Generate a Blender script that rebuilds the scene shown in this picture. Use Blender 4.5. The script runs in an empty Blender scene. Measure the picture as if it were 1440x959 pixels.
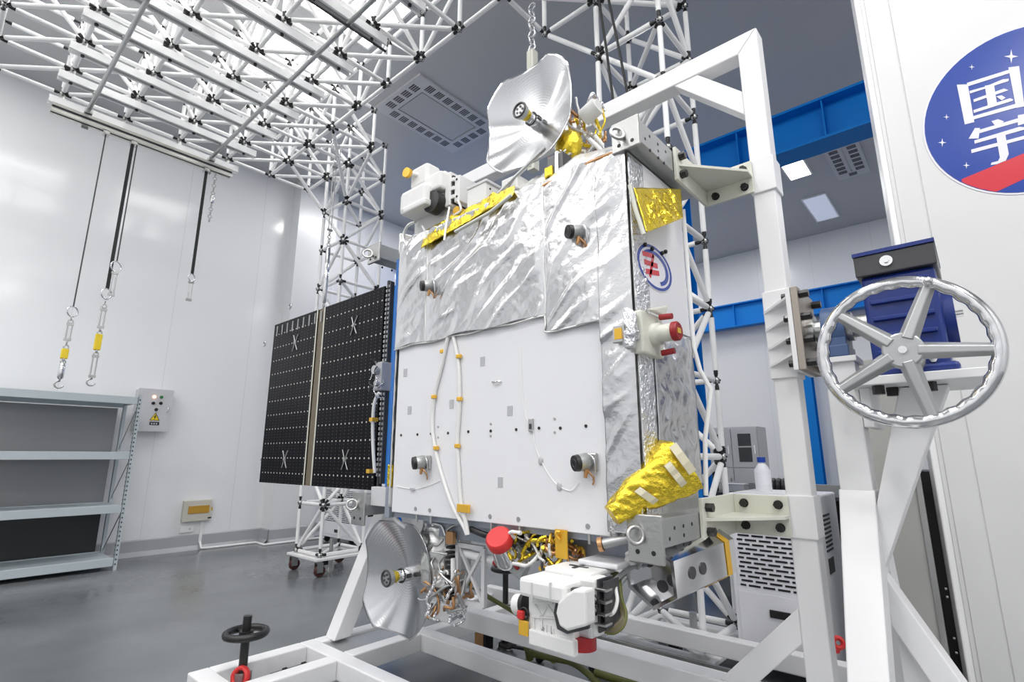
import bpy, bmesh, math, random
from mathutils import Vector, Matrix, noise, Euler
V = Vector
random.seed(7)
sc = bpy.context.scene
COL = sc.collection
# ------------------------------------------------------------------ camera
FPX, PITCH, YAW, CAMH = 735.4, math.radians(12.47), math.radians(41.43), 1.35
F0 = V((-math.sin(YAW), math.cos(YAW), 0)); RT = V((math.cos(YAW), math.sin(YAW), 0)); UP0 = V((0, 0, 1))
FW = F0*math.cos(PITCH) + UP0*math.sin(PITCH); CU = -F0*math.sin(PITCH) + UP0*math.cos(PITCH)
CAM = V((0, 0, CAMH))
def ray(px, py): return FW + RT*((px-720)/FPX) - CU*((py-479.5)/FPX)
def onx(px, py, X): d = ray(px, py); return CAM + d*(X/d.x)
def ony(px, py, Y): d = ray(px, py); return CAM + d*(Y/d.y)
def onz(px, py, Z): d = ray(px, py); return CAM + d*((Z-CAMH)/d.z)
def proj(p):
    v = V(p)-CAM; w = v.dot(FW)
    if w < .05: return None
    return (720+FPX*v.dot(RT)/w, 479.5-FPX*v.dot(CU)/w, w)
cd = bpy.data.cameras.new('camera'); co = bpy.data.objects.new('camera', cd); COL.objects.link(co)
cd.sensor_width = 36; cd.lens = FPX/1440*36; cd.clip_start = .02; cd.clip_end = 100
rot = Matrix((RT, CU, -FW)).transposed()
co.matrix_world = Matrix.Translation(CAM) @ rot.to_4x4()
sc.camera = co
# ------------------------------------------------------------------ materials
def mat(name, col, rough=.5, metal=0., bump=0., bscale=20., aniso=0., emit=None, estr=1., spec=None, var=0., coat=0.):
    m = bpy.data.materials.new(name); m.use_nodes = True
    nt = m.node_tree; b = nt.nodes['Principled BSDF']
    b.inputs['Base Color'].default_value = (*col, 1); b.inputs['Roughness'].default_value = rough
    b.inputs['Metallic'].default_value = metal
    if spec is not None: b.inputs['Specular IOR Level'].default_value = spec
    if coat: b.inputs['Coat Weight'].default_value = coat; b.inputs['Coat Roughness'].default_value = .1
    if emit: b.inputs['Emission Color'].default_value = (*emit, 1); b.inputs['Emission Strength'].default_value = estr
    tc = nt.nodes.new('ShaderNodeTexCoord')
    if bump or var:
        n = nt.nodes.new('ShaderNodeTexNoise'); n.inputs['Scale'].default_value = bscale; n.inputs['Detail'].default_value = 5
        nt.links.new(tc.outputs['Object'], n.inputs['Vector'])
        if bump:
            bp = nt.nodes.new('ShaderNodeBump'); bp.inputs['Strength'].default_value = bump; bp.inputs['Distance'].default_value = .02
            nt.links.new(n.outputs['Fac'], bp.inputs['Height']); nt.links.new(bp.outputs['Normal'], b.inputs['Normal'])
        if var:
            mx = nt.nodes.new('ShaderNodeMapRange'); mx.inputs['To Min'].default_value = 1-var; mx.inputs['To Max'].default_value = 1+var
            nt.links.new(n.outputs['Fac'], mx.inputs['Value'])
            vm = nt.nodes.new('ShaderNodeVectorMath'); vm.operation = 'SCALE'; vm.inputs[0].default_value = col
            nt.links.new(mx.outputs[0], vm.inputs['Scale']); nt.links.new(vm.outputs[0], b.inputs['Base Color'])
    if aniso:
        b.inputs['Anisotropic'].default_value = aniso; b.inputs['Anisotropic Rotation'].default_value = .25
        tg = nt.nodes.new('ShaderNodeTangent'); tg.direction_type = 'RADIAL'; tg.axis = 'Z'
        nt.links.new(tg.outputs[0], b.inputs['Tangent'])
    return m
M = {}
M['white'] = mat('white_paint', (.80, .80, .81), .38, var=.03, bscale=3)
M['tube'] = mat('white_tube', (.90, .90, .90), .35)
M['cream'] = mat('cream_paint', (.66, .66, .58), .4, var=.05, bscale=4)
M['black'] = mat('black_plastic', (.012, .012, .013), .4)
M['rubber'] = mat('black_rubber', (.018, .018, .018), .6)
M['steel'] = mat('machined_steel', (.52, .52, .51), .32, 1., bump=.08, bscale=60)
M['gray_alu'] = mat('gray_aluminium', (.46, .47, .47), .38, .75, var=.05, bscale=6)
M['chrome'] = mat('polished_metal', (.75, .75, .76), .14, 1.)
M['bolt'] = mat('black_bolt', (.02, .02, .02), .35, .3)
M['wall'] = mat('wall_panel', (.80, .805, .82), .26, spec=.5)
M['ceil'] = mat('ceiling_panel', (.52, .525, .535), .35)
M['dish'] = mat('spun_aluminium', (.62, .625, .64), .22, 1., aniso=.93)
def grooves(m):
    nt = m.node_tree; b = nt.nodes['Principled BSDF']; tc = nt.nodes.new('ShaderNodeTexCoord'); w_ = nt.nodes.new('ShaderNodeTexWave')
    w_.wave_type = 'RINGS'; w_.rings_direction = 'Z'; w_.inputs['Scale'].default_value = 26; w_.inputs['Distortion'].default_value = .6; w_.inputs['Detail'].default_value = 3
    bp = nt.nodes.new('ShaderNodeBump'); bp.inputs['Strength'].default_value = .05; bp.inputs['Distance'].default_value = .004
    nt.links.new(tc.outputs['Object'], w_.inputs['Vector']); nt.links.new(w_.outputs['Fac'], bp.inputs['Height']); nt.links.new(bp.outputs['Normal'], b.inputs['Normal'])
grooves(M['dish'])
M['partition'] = mat('partition_paint', (.70, .70, .70), .32)
M['covegray'] = mat('cove_gray', (.40, .41, .43), .35)
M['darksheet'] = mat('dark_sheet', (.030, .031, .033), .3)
M['foil'] = mat('silver_foil', (.66, .66, .67), .25, 1., bump=.14, bscale=40)
M['foil_fine'] = mat('crinkled_silver_foil', (.86, .87, .90), .18, 1., bump=.9, bscale=70)
M['foil_soft'] = mat('dull_silver_foil', (.80, .80, .78), .34, 1., bump=.3, bscale=22)
M['gold'] = mat('gold_foil', (.88, .66, .06), .22, .92, bump=.5, bscale=40)
M['kapton'] = mat('amber_tape', (.80, .47, .05), .25, .35)
M['copper'] = mat('copper_valve', (.55, .30, .14), .3, .8)
M['whitebox'] = mat('white_instrument_paint', (.75, .75, .74), .5, bump=.04, bscale=30)
M['radiator'] = mat('white_radiator', (.77, .77, .795), .3)
M['tag'] = mat('gray_tag', (.50, .50, .52), .45, .2)
M['bluefilm'] = mat('blue_film', (.01, .14, .48), .3)
M['brownsteel'] = mat('brown_tinted_steel', (.36, .32, .28), .4, .6)
M['blue'] = mat('blue_steel_paint', (.0, .20, .66), .5, spec=.25)
M['gearblue'] = mat('dark_blue_paint', (.008, .028, .19), .3)
M['steelblue'] = mat('slate_blue_paint', (.06, .11, .24), .4)
M['red'] = mat('red_plastic', (.62, .03, .03), .4)
M['darkred'] = mat('dark_red_plastic', (.30, .012, .015), .4)
M['bluegray'] = mat('blue_gray_panel', (.32, .35, .41), .4, .3)
M['rack'] = mat('pale_blue_gray_paint', (.50, .56, .59), .4)
M['shelfback'] = mat('gray_steel_sheet', (.30, .305, .31), .3, .4)
M['lightgray'] = mat('light_gray_paint', (.60, .60, .62), .4)
M['beige'] = mat('beige_plastic', (.62, .60, .52), .45)
M['amber'] = mat('amber_window', (.50, .27, .04), .12)
M['graycab'] = mat('warm_gray_paint', (.40, .40, .38), .33)
M['lav'] = mat('pale_lavender_paint', (.88, .88, .93), .4)
M['yellow'] = mat('yellow_sticker', (.85, .62, .02), .4)
M['green'] = mat('green_lamp', (.03, .22, .06), .3)
M['lampred'] = mat('lit_red_lamp', (.9, .3, .2), .3, emit=(1, .45, .3), estr=3)
M['olive'] = mat('olive_hose', (.13, .14, .03), .45)
M['brown'] = mat('brown_cable', (.16, .13, .09), .5)
M['signblue'] = mat('sign_blue', (.010, .05, .33), .25, var=.12, bscale=3)
M['signred'] = mat('sign_red', (.62, .02, .04), .3)
M['signwhite'] = mat('sign_white', (.78, .77, .83), .35)
M['glass'] = mat('dark_glass', (.03, .035, .04), .06)
M['bench'] = mat('dark_bench_top', (.05, .05, .055), .3)
M['bottle'] = mat('white_bottle', (.82, .84, .88), .35)
M['capblue'] = mat('blue_cap', (.01, .06, .40), .4)
M['alu_profile'] = mat('aluminium_profile', (.62, .62, .57), .3, .85)
M['wire'] = mat('dark_wire', (.06, .06, .065), .4, .4)
M['lamp'] = mat('lamp_panel', (1, 1, 1), .5, emit=(1, .985, .96), estr=9)
M['lamp_soft'] = mat('lamp_panel_soft', (1, 1, 1), .5, emit=(1, .99, .97), estr=6)
M['dimlamp'] = mat('dim_lamp_panel', (.8, .85, .95), .5, emit=(.75, .82, 1), estr=.32)
M['castered'] = mat('brown_red_wheel', (.075, .022, .018), .45)

def floor_mat():
    m = mat('gray_epoxy', (.22, .235, .245), .16); nt = m.node_tree; b = nt.nodes['Principled BSDF']
    tc = nt.nodes.new('ShaderNodeTexCoord'); n = nt.nodes.new('ShaderNodeTexNoise'); n.inputs['Scale'].default_value = 1.3; n.inputs['Detail'].default_value = 6
    nt.links.new(tc.outputs['Object'], n.inputs['Vector'])
    r = nt.nodes.new('ShaderNodeValToRGB'); r.color_ramp.elements[0].position = .3; r.color_ramp.elements[1].position = .75
    r.color_ramp.elements[0].color = (.135, .147, .155, 1); r.color_ramp.elements[1].color = (.20, .212, .22, 1)
    nt.links.new(n.outputs['Fac'], r.inputs['Fac']); nt.links.new(r.outputs['Color'], b.inputs['Base Color'])
    q = nt.nodes.new('ShaderNodeMapRange'); q.inputs['To Min'].default_value = .12; q.inputs['To Max'].default_value = .30
    nt.links.new(n.outputs['Fac'], q.inputs['Value']); nt.links.new(q.outputs[0], b.inputs['Roughness'])
    return m
M['paletape'] = mat('pale_tape', (.56, .52, .38), .4)
M['floor'] = floor_mat()
def solar_mat():
    # dark cells with rows of small pale contact dots, in the panel's own coordinates (metres, origin at its lower left corner)
    m = mat('solar_cells', (.004, .004, .006), .36, spec=.10); nt = m.node_tree; b = nt.nodes['Principled BSDF']; L = nt.links
    tc = nt.nodes.new('ShaderNodeTexCoord'); sp = nt.nodes.new('ShaderNodeSeparateXYZ'); L.new(tc.outputs['Object'], sp.inputs[0])
    def mth(op, a, bb=None):
        n = nt.nodes.new('ShaderNodeMath'); n.operation = op
        for i, v in enumerate((a, bb)):
            if v is None: continue
            if isinstance(v, (int, float)): n.inputs[i].default_value = v
            else: L.new(v, n.inputs[i])
        return n.outputs[0]
    def cell(s, p): return mth('ABSOLUTE', mth('SUBTRACT', mth('FRACT', mth('DIVIDE', s, p)), .5))
    X, Z = sp.outputs['X'], sp.outputs['Z']
    def dots(px, pz, rx, rz):
        return mth('MULTIPLY', mth('LESS_THAN', mth('MULTIPLY', cell(X, px), px), rx), mth('LESS_THAN', mth('MULTIPLY', cell(Z, pz), pz), rz))
    big = dots(.047, .106, .0058, .0048); small = dots(.047, .0212, .0034, .0030)
    lines = mth('MULTIPLY', mth('LESS_THAN', mth('MULTIPLY', cell(X, .094), .094), .0012), .25)
    f = mth('MINIMUM', mth('ADD', mth('ADD', big, mth('MULTIPLY', small, .16)), mth('MULTIPLY', lines, .12)), 1.)
    mx = nt.nodes.new('ShaderNodeMix'); mx.data_type = 'RGBA'
    mx.inputs['A'].default_value = (.004, .004, .007, 1); mx.inputs['B'].default_value = (.62, .60, .55, 1)
    L.new(f, mx.inputs['Factor']); L.new(mx.outputs['Result'], b.inputs['Base Color'])
    return m
M['solar'] = solar_mat()
def wall_mat(name, axis, base, rough):
    m = mat(name, base, rough); nt = m.node_tree; b = nt.nodes['Principled BSDF']; L = nt.links
    tc = nt.nodes.new('ShaderNodeTexCoord'); sp = nt.nodes.new('ShaderNodeSeparateXYZ'); L.new(tc.outputs['Object'], sp.inputs[0])
    a = nt.nodes.new('ShaderNodeMath'); a.operation = 'DIVIDE'; L.new(sp.outputs[axis], a.inputs[0]); a.inputs[1].default_value = 1.18
    f = nt.nodes.new('ShaderNodeMath'); f.operation = 'FRACT'; L.new(a.outputs[0], f.inputs[0])
    l = nt.nodes.new('ShaderNodeMath'); l.operation = 'LESS_THAN'; L.new(f.outputs[0], l.inputs[0]); l.inputs[1].default_value = .007
    mx = nt.nodes.new('ShaderNodeMix'); mx.data_type = 'RGBA'; mx.inputs['A'].default_value = (*base, 1); mx.inputs['B'].default_value = (*[c*.86 for c in base], 1)
    L.new(l.outputs[0], mx.inputs['Factor']); L.new(mx.outputs['Result'], b.inputs['Base Color'])
    n = nt.nodes.new('ShaderNodeTexNoise'); n.inputs['Scale'].default_value = .9; L.new(tc.outputs['Object'], n.inputs['Vector'])
    bp = nt.nodes.new('ShaderNodeBump'); bp.inputs['Strength'].default_value = .12; bp.inputs['Distance'].default_value = .05
    L.new(n.outputs['Fac'], bp.inputs['Height']); L.new(bp.outputs['Normal'], b.inputs['Normal'])
    return m
M['wall_l'] = wall_mat('white_wall_panels', 'Y', (.88, .885, .90), .13)
M['wall_b'] = wall_mat('white_wall_panels_far', 'X', (.85, .855, .87), .24)
# ------------------------------------------------------------------ mesh builder
class MB:
    def __init__(s): s.v = []; s.f = []; s.sm = []; s.mi = []
    def add(s, vs, fs, smooth=False, mi=0):
        o = len(s.v); s.v += [V(p) for p in vs]
        for f in fs: s.f.append([o+i for i in f]); s.sm.append(smooth); s.mi.append(mi)
        return s
    def box(s, c, size, R=None, mi=0):
        c = V(c); h = V(size)/2; vs = []
        for z in (-1, 1):
            for x, y in ((-1, -1), (1, -1), (1, 1), (-1, 1)):
                p = V((x*h.x, y*h.y, z*h.z)); vs.append(c+(R @ p if R else p))
        return s.add(vs, [(3, 2, 1, 0), (4, 5, 6, 7), (0, 1, 5, 4), (1, 2, 6, 5), (2, 3, 7, 6), (3, 0, 4, 7)], mi=mi)
    def bb(s, x0, x1, y0, y1, z0, z1, mi=0):
        return s.box(((x0+x1)/2, (y0+y1)/2, (z0+z1)/2), (abs(x1-x0), abs(y1-y0), abs(z1-z0)), mi=mi)
    def beam(s, a, b, w, h, up=(0, 0, 1), mi=0):
        a, b = V(a), V(b); d = b-a; L = d.length; d.normalize(); u = V(up)
        side = d.cross(u)
        if side.length < 1e-4: side = d.cross(V((0, 1, 0)))
        side.normalize(); u = side.cross(d)
        R = Matrix((d, side, u)).transposed()
        return s.box((a+b)/2, (L, w, h), R, mi)
    def rings(s, rr, n=12, caps=True, smooth=True, mi=0):
        # rr: list of (centre, radius, axis)
        vs = []; fs = []
        x = None
        for c, r, d in rr:
            c = V(c); d = V(d).normalized()
            if x is None:
                x = d.cross(V((0, 0, 1)))
                if x.length < 1e-3: x = d.cross(V((0, 1, 0)))
            x = (x-d*x.dot(d)).normalized(); y = d.cross(x)
            for k in range(n):
                t = 2*math.pi*k/n; vs.append(c+(x*math.cos(t)+y*math.sin(t))*r)
        for i in range(len(rr)-1):
            for k in range(n):
                k2 = (k+1) % n; fs.append((i*n+k, i*n+k2, (i+1)*n+k2, (i+1)*n+k))
        s.add(vs, fs, smooth, mi)
        if caps:
            e = (len(rr)-1)*n
            s.add([vs[k] for k in range(n)], [tuple(range(n))[::-1]], False, mi)
            s.add([vs[e+k] for k in range(n)], [tuple(range(n))], False, mi)
        return s
    def cyl(s, a, b, r, r2=None, n=16, caps=True, mi=0):
        a, b = V(a), V(b); d = b-a
        return s.rings([(a, r, d), (b, r if r2 is None else r2, d)], n, caps, True, mi)
    def path(s, pts, r, n=8, mi=0, sub=0):
        P = [V(p) for p in pts]
        if sub:
            Q = []
            for i in range(len(P)-1):
                p0, p1, p2, p3 = P[max(i-1, 0)], P[i], P[i+1], P[min(i+2, len(P)-1)]
                for k in range(sub):
                    t = k/sub
                    Q.append(.5*((2*p1)+(p2-p0)*t+(2*p0-5*p1+4*p2-p3)*t*t+(3*p1-p0-3*p2+p3)*t**3))
            Q.append(P[-1]); P = Q
        rr = []
        for i, p in enumerate(P):
            d = P[min(i+1, len(P)-1)]-P[max(i-1, 0)]
            rr.append((p, r, d if d.length > 1e-6 else V((0, 0, 1))))
        return s.rings(rr, n, True, True, mi)
    def torus(s, c, ax, R, r, n=32, m=8, mi=0, wob=0, wn=0, squash=1.):
        c = V(c); ax = V(ax).normalized(); x = ax.cross(V((0, 0, 1)))
        if x.length < 1e-3: x = V((1, 0, 0))
        x.normalize(); y = ax.cross(x); vs = []; fs = []
        for i in range(n):
            t = 2*math.pi*i/n; d = x*math.cos(t)+y*math.sin(t)
            for j in range(m):
                q = 2*math.pi*j/m; rad = R+r*math.cos(q)
                if wob and math.cos(q) < -.3: rad += wob*math.cos(wn*t)
                vs.append(c+d*rad+ax*(r*squash*math.sin(q)))
        for i in range(n):
            for j in range(m):
                fs.append((i*m+j, ((i+1) % n)*m+j, ((i+1) % n)*m+(j+1) % m, i*m+(j+1) % m))
        return s.add(vs, fs, True, mi)
    def sphere(s, c, r, n=10, m=6, mi=0, sc3=(1, 1, 1)):
        c = V(c); vs = [c+V((0, 0, r*sc3[2]))]; fs = []
        for i in range(1, m):
            p = math.pi*i/m
            for k in range(n):
                t = 2*math.pi*k/n; vs.append(c+V((r*sc3[0]*math.sin(p)*math.cos(t), r*sc3[1]*math.sin(p)*math.sin(t), r*sc3[2]*math.cos(p))))
        vs.append(c-V((0, 0, r*sc3[2])))
        for k in range(n): fs.append((0, 1+k, 1+(k+1) % n))
        for i in range(m-2):
            for k in range(n):
                a = 1+i*n+k; b = 1+i*n+(k+1) % n; fs.append((a, a+n, b+n, b))
        e = len(vs)-1
        for k in range(n): fs.append((e, 1+(m-2)*n+(k+1) % n, 1+(m-2)*n+k))
        return s.add(vs, fs, True, mi)
    def prism(s, poly, off, mi=0):
        # poly: planar loop of points; extruded by off
        n = len(poly); off = V(off); P = [V(p) for p in poly]
        vs = P+[p+off for p in P]
        fs = [tuple(range(n))[::-1], tuple(range(n, 2*n))]+[(i, (i+1) % n, n+(i+1) % n, n+i) for i in range(n)]
        return s.add(vs, fs, False, mi)
    def grid(s, fn, nu, nv, smooth=True, mi=0):
        vs = [fn(i/nu, j/nv) for j in range(nv+1) for i in range(nu+1)]
        fs = [(j*(nu+1)+i, j*(nu+1)+i+1, (j+1)*(nu+1)+i+1, (j+1)*(nu+1)+i) for j in range(nv) for i in range(nu)]
        return s.add(vs, fs, smooth, mi)
WLOC = {}
def obj(name, mb, m, parent=None, bev=0., solid=0., origin=None, kind=None, label=None, fixn=True):
    me = bpy.data.meshes.new(name)
    if parent is not None: base = WLOC[parent.name]
    else: base = V((0, 0, 0))
    o0 = V(origin) if origin is not None else (V([sum(p[i] for p in mb.v)/len(mb.v) for i in range(3)]) )
    me.from_pydata([tuple(p-o0) for p in mb.v], [], mb.f); me.update()
    for p, sm, mi in zip(me.polygons, mb.sm, mb.mi): p.use_smooth = sm; p.material_index = mi
    if fixn:
        bm = bmesh.new(); bm.from_mesh(me); bmesh.ops.recalc_face_normals(bm, faces=bm.faces); bm.to_mesh(me); bm.free()
    for k in (m if isinstance(m, (list, tuple)) else [m]): me.materials.append(M[k])
    o = bpy.data.objects.new(name, me); COL.objects.link(o)
    if parent is not None: o.parent = parent
    o.location = o0-base; WLOC[o.name] = o0
    if bev:
        md = o.modifiers.new('bevel', 'BEVEL'); md.width = bev; md.segments = 2; md.limit_method = 'ANGLE'; md.angle_limit = math.radians(50)
    if solid:
        md = o.modifiers.new('solid', 'SOLIDIFY'); md.thickness = solid; md.offset = 0
    if kind: o['kind'] = kind
    if label: o['label'] = label
    return o
def thing(name, label, cat, loc, group=None):
    o = bpy.data.objects.new(name, None); COL.objects.link(o); o.location = loc; WLOC[o.name] = V(loc)
    o.empty_display_size = .1
    return tag(o, label, cat, group)
def tag(o, label, cat, group=None):
    o['label'] = label; o['category'] = cat
    if group: o['group'] = group
    return o
def struct(name, mb, m, **k): return obj(name, mb, m, kind='structure', **k)
def hexbolt(mb, c, d, r, h):
    d = V(d).normalized(); return mb.rings([(V(c), r, d), (V(c)+d*h, r, d)], 6, True, False)
# ================================================================== the room
XL, YB, HC = -9.04, 13.1, 6.36
XR, YN = 5.5, -6.0
struct('floor', MB().bb(XL-.1, XR+.1, YN-.1, YB+.1, -.12, 0), 'floor')
struct('ceiling', MB().bb(XL-.1, XR+.1, YN-.1, YB+.1, HC, HC+.1), 'ceil')
struct('wall_left', MB().bb(XL-.12, XL, YN, YB, 0, HC), 'wall_l', origin=(XL, 0, 0))
struct('wall_back', MB().bb(XL-.12, XR+.12, YB, YB+.12, 0, HC), 'wall_b', origin=(0, YB, 0))
struct('wall_right', MB().bb(XR, XR+.12, YN, YB, 0, HC), 'wall_l', origin=(XR, 0, 0))
struct('wall_front', MB().bb(XL-.12, XR+.12, YN-.12, YN, 0, HC), 'wall_b', origin=(0, YN, 0))
# column casing that steps out of the left wall
YC = 4.04
struct('wall_column', MB().bb(XL, XL+.30, YC, YC+.75, 0, HC), 'wall')
mb = MB()
def cove(mb, p, q, nrm):
    p, q, nrm = V(p), V(q), V(nrm); h, d = .20, .05
    for (z0, d0, z1, d1) in ((0, .075, .02, .06), (.02, .06, .06, .022), (.06, .022, .20, .012)):
        mb.add([p+nrm*d0+V((0, 0, z0)), q+nrm*d0+V((0, 0, z0)), q+nrm*d1+V((0, 0, z1)), p+nrm*d1+V((0, 0, z1))], [(0, 1, 2, 3)])
    mb.add([p+nrm*.012+V((0, 0, .20)), q+nrm*.012+V((0, 0, .20)), q+V((0, 0, .215)), p+V((0, 0, .215))], [(0, 1, 2, 3)])
cove(mb, (XL, YN, 0), (XL, YC, 0), (1, 0, 0)); cove(mb, (XL, YC, 0), (XL+.3, YC, 0), (0, -1, 0))
cove(mb, (XL+.3, YC, 0), (XL+.3, YC+.75, 0), (1, 0, 0)); cove(mb, (XL, YC+.75, 0), (XL, YB, 0), (1, 0, 0))
struct('baseboard_left', mb, 'covegray')
mb = MB(); cove(mb, (XL, YB, 0), (XR, YB, 0), (0, -1, 0)); struct('baseboard_back', mb, 'covegray')
# blue steel portal and far wall steel
def h_column(name, x, y, w, d, z0, z1, label):
    t = thing(name, label, 'column', (x, y, z0), 'blue steel columns')
    mb = MB(); tf = .02
    mb.bb(x-w/2, x+w/2, y-d/2, y-d/2+tf, z0+.02, z1); mb.bb(x-w/2, x+w/2, y+d/2-tf, y+d/2, z0+.02, z1); mb.bb(x-.012, x+.012, y-d/2+tf, y+d/2-tf, z0+.02, z1)
    obj('shaft', mb, 'blue', t)
    obj('base_plate', MB().bb(x-w/2-.05, x+w/2+.05, y-d/2-.05, y+d/2+.05, z0, z0+.02), 'blue', t)
def i_beam(name, x0, x1, y, z0, z1, d, stiff, label):
    t = thing(name, label, 'beam', ((x0+x1)/2, y, z0)); tf = .03
    mb = MB().bb(x0, x1, y-d/2, y+d/2, z0, z0+tf).bb(x0, x1, y-d/2, y+d/2, z1-tf, z1).bb(x0, x1, y-.012, y+.012, z0+tf, z1-tf)
    obj('beam', mb, 'blue', t)
    k = 0; x = x0+stiff*.55
    while x < x1:
        obj('stiffener', MB().bb(x-.008, x+.008, y-d/2+.02, y+d/2-.02, z0+tf, z1-tf), 'blue', t); x += stiff
PY_ = 6.45
h_column('steel_column', -8.80, PY_, .28, .30, 0, 4.86, 'blue steel column at the left wall, seen between the black solar wing and the satellite')
h_column('steel_column', -2.66, PY_, .22, .34, 0, 4.86, 'wide blue steel column standing just behind the right edge of the satellite')
i_beam('crane_girder', -8.95, 5.45, PY_, 4.86, 5.38, .34, .95, 'big blue overhead crane girder high behind the white test frame')
i_beam('wall_beam', -8.9, 4.5, YB-.30, 4.40, 4.98, .24, 1.9, 'long blue steel beam running low along the far wall')
h_column('steel_column', -2.68, YB-.30, .22, .26, 0, 4.40, 'slim blue steel column on the far wall, seen right of the white frame post')
# ceiling cassettes and lamps
def cassette(x0, x1, y0, y1, nx, ny, label):
    t = thing('air_vent', label, 'air vent', ((x0+x1)/2, (y0+y1)/2, HC-.03), 'ceiling air vents')
    mb = MB(); z0, z1 = HC-.03, HC-.002; b = .24
    mb.bb(x0, x1, y0, y0+b, z0, z1).bb(x0, x1, y1-b, y1, z0, z1).bb(x0, x0+b, y0+b, y1-b, z0, z1).bb(x1-b, x1, y0+b, y1-b, z0, z1)
    obj('frame', mb, 'lightgray', t)
    obj('center_panel', MB().bb(x0+b+.02, x1-b-.02, y0+b+.02, y1-b-.02, z0+.008, z1), 'ceil', t)
    def slots(cx, cy, sx, sy):
        q = MB()
        for k in range(4):
            q.bb(cx-sx/2, cx+sx/2, cy-sy/2+sy*k/4+.006, cy-sy/2+sy*(k+1)/4-.008, z0-.004, z0+.004)
        obj('louver', q, 'bench', t)
    for k in range(nx):
        cx = x0+.17+(x1-x0-.34)*(k+.5)/nx
        slots(cx, y0+.12, .12, .13); slots(cx, y1-.12, .12, .13)
    for k in range(ny):
        cy = y0+.2+(y1-y0-.4)*(k+.5)/ny
        slots(x0+.12, cy, .13, .12); slots(x1-.12, cy, .13, .12)
cassette(-5.98, -4.93, 3.72, 5.27, 4, 7, 'square ceiling air vent ring with dark louvers beside the white truss')
cassette(-1.30, -.80, 9.2, 10.6, 1, 6, 'small ceiling vent strip near the lit lamp panel at the right')
def lamp(x0, x1, y0, y1, label, m):
    t = thing('ceiling_light', label, 'light', ((x0+x1)/2, (y0+y1)/2, HC-.03), 'ceiling lamps')
    mb = MB(); e = .025
    mb.bb(x0-e, x1+e, y0-e, y0, HC-.03, HC-.002).bb(x0-e, x1+e, y1, y1+e, HC-.03, HC-.002).bb(x0-e, x0, y0, y1, HC-.03, HC-.002).bb(x1, x1+e, y0, y1, HC-.03, HC-.002)
    obj('frame', mb, 'tube', t); obj('diffuser', MB().bb(x0, x1, y0, y1, HC-.022, HC-.004), m, t)
lamp(-1.95, -1.62, 9.22, 10.0, 'bright lit rectangular lamp panel in the ceiling right of the white post', 'lamp')
lamp(-1.99, -1.60, 11.0, 12.3, 'dim bluish lamp panel in the ceiling behind the lit one', 'dimlamp')
for (lx, ly, lab) in ((-5.95, .5, 'lit ceiling lamp above the truss nearest the hanging wires'), (-6.1, 2.5, 'lit ceiling lamp above the truss near the left tower'), (-4.6, .6, 'lit ceiling lamp above the middle of the truss roof, nearer one'), (-4.6, 2.4, 'lit ceiling lamp above the middle of the truss roof, farther one'), (-3.3, 1.5, 'lit ceiling lamp above the right part of the truss roof')):
    lamp(lx-.45, lx+.45, ly-.6, ly+.6, lab, 'lamp_soft')
def area(name, x, y, sx, sy, p, z=HC-.05, col=(1, .99, .975)):
    d = bpy.data.lights.new(name, 'AREA'); d.shape = 'RECTANGLE'; d.size = sx; d.size_y = sy; d.energy = p; d.color = col
    o = bpy.data.objects.new(name, d); COL.objects.link(o); o.location = (x, y, z)
LP = 0.65
for (x, y, p) in ((-7.6, -1.6, 100), (-4.4, -1.6, 100), (-1.6, -1.6, 95), (1.2, -1.4, 105), (1.2, 1.6, 110), (-1.6, 1.2, 85), (3.6, -1.2, 120), (3.2, 1.0, 90), (-5.0, -4.0, 130), (-1.5, -4.0, 120), (2.0, -4.0, 120), (-7.2, 5.2, 90),  # area lights without fixtures; some added to brighten the partition and left wall
                  (-3.2, 7.6, 75), (.9, 8.0, 75), (-6.6, 8.6, 75), (-6.4, 11.4, 60), (-3.6, 10.8, 60), (1.0, 11.2, 60)):
    area('ceiling_fill_light', x, y, .6, 1.2, p*LP)
# ================================================================== the white truss
PX, PYm, ZZ = .565, .573, .56
def nx_(k): return -1.43-PX*k
def ny_(m): return 3.37-PYm*m            # m = -1 .. 7
def nz_(k): return 1.35+ZZ*k             # level 7 is the lower chord of the roof
L7, L8 = 7, 8
def NP(n): return V((nx_(n[0]), ny_(n[1]), nz_(n[2])))
cells = set()
for k in range(2, 10):
    for m in range(1, 7): cells.add((k, m))          # cell spans x k..k+1, y rows m (far) .. m+1 (near)
for k in (0, 1):
    for m in range(-1, 3): cells.add((k, m))
for k in (7, 8, 9):
    for m in (-1, 0): cells.add((k, m))
cells.discard((9, -1)); cells.discard((7, -1)); cells.discard((1, -1))
edges = set()
def E_(a, b): edges.add((a, b) if a < b else (b, a))
for (k, m) in cells:
    for z in (L7, L8):
        a, b, c, d = (k, m, z), (k+1, m, z), (k, m+1, z), (k+1, m+1, z)
        E_(a, b); E_(c, d); E_(a, c); E_(b, d)
        if z == L7: E_(a, d)      # (a,d) is the diagonal along (+x,+y)
    for q in ((k, m), (k+1, m), (k, m+1), (k+1, m+1)): E_((*q, L7), (*q, L8))
    for (p, q) in (((k, m), (k+1, m)), ((k, m+1), (k+1, m+1))):
        (E_((*p, L7), (*q, L8)) if (k+m) % 2 else E_((*q, L7), (*p, L8)))
    if (k+m) % 2: E_((k, m, L7), (k, m+1, L8))
def tower(k0):
    cs = [(k0, 0), (k0+1, 0), (k0+1, -1), (k0, -1)]
    for z in range(-2, 7):
        for i in range(4):
            p, q = cs[i], cs[(i+1) % 4]
            E_((*p, z), (*q, z)); E_((*p, z), (*p, z+1))
            if (z+i) % 2: E_((*p, z), (*q, z+1))
            else: E_((*q, z), (*p, z+1))
        E_((*cs[0], z), (*cs[2], z))
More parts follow.
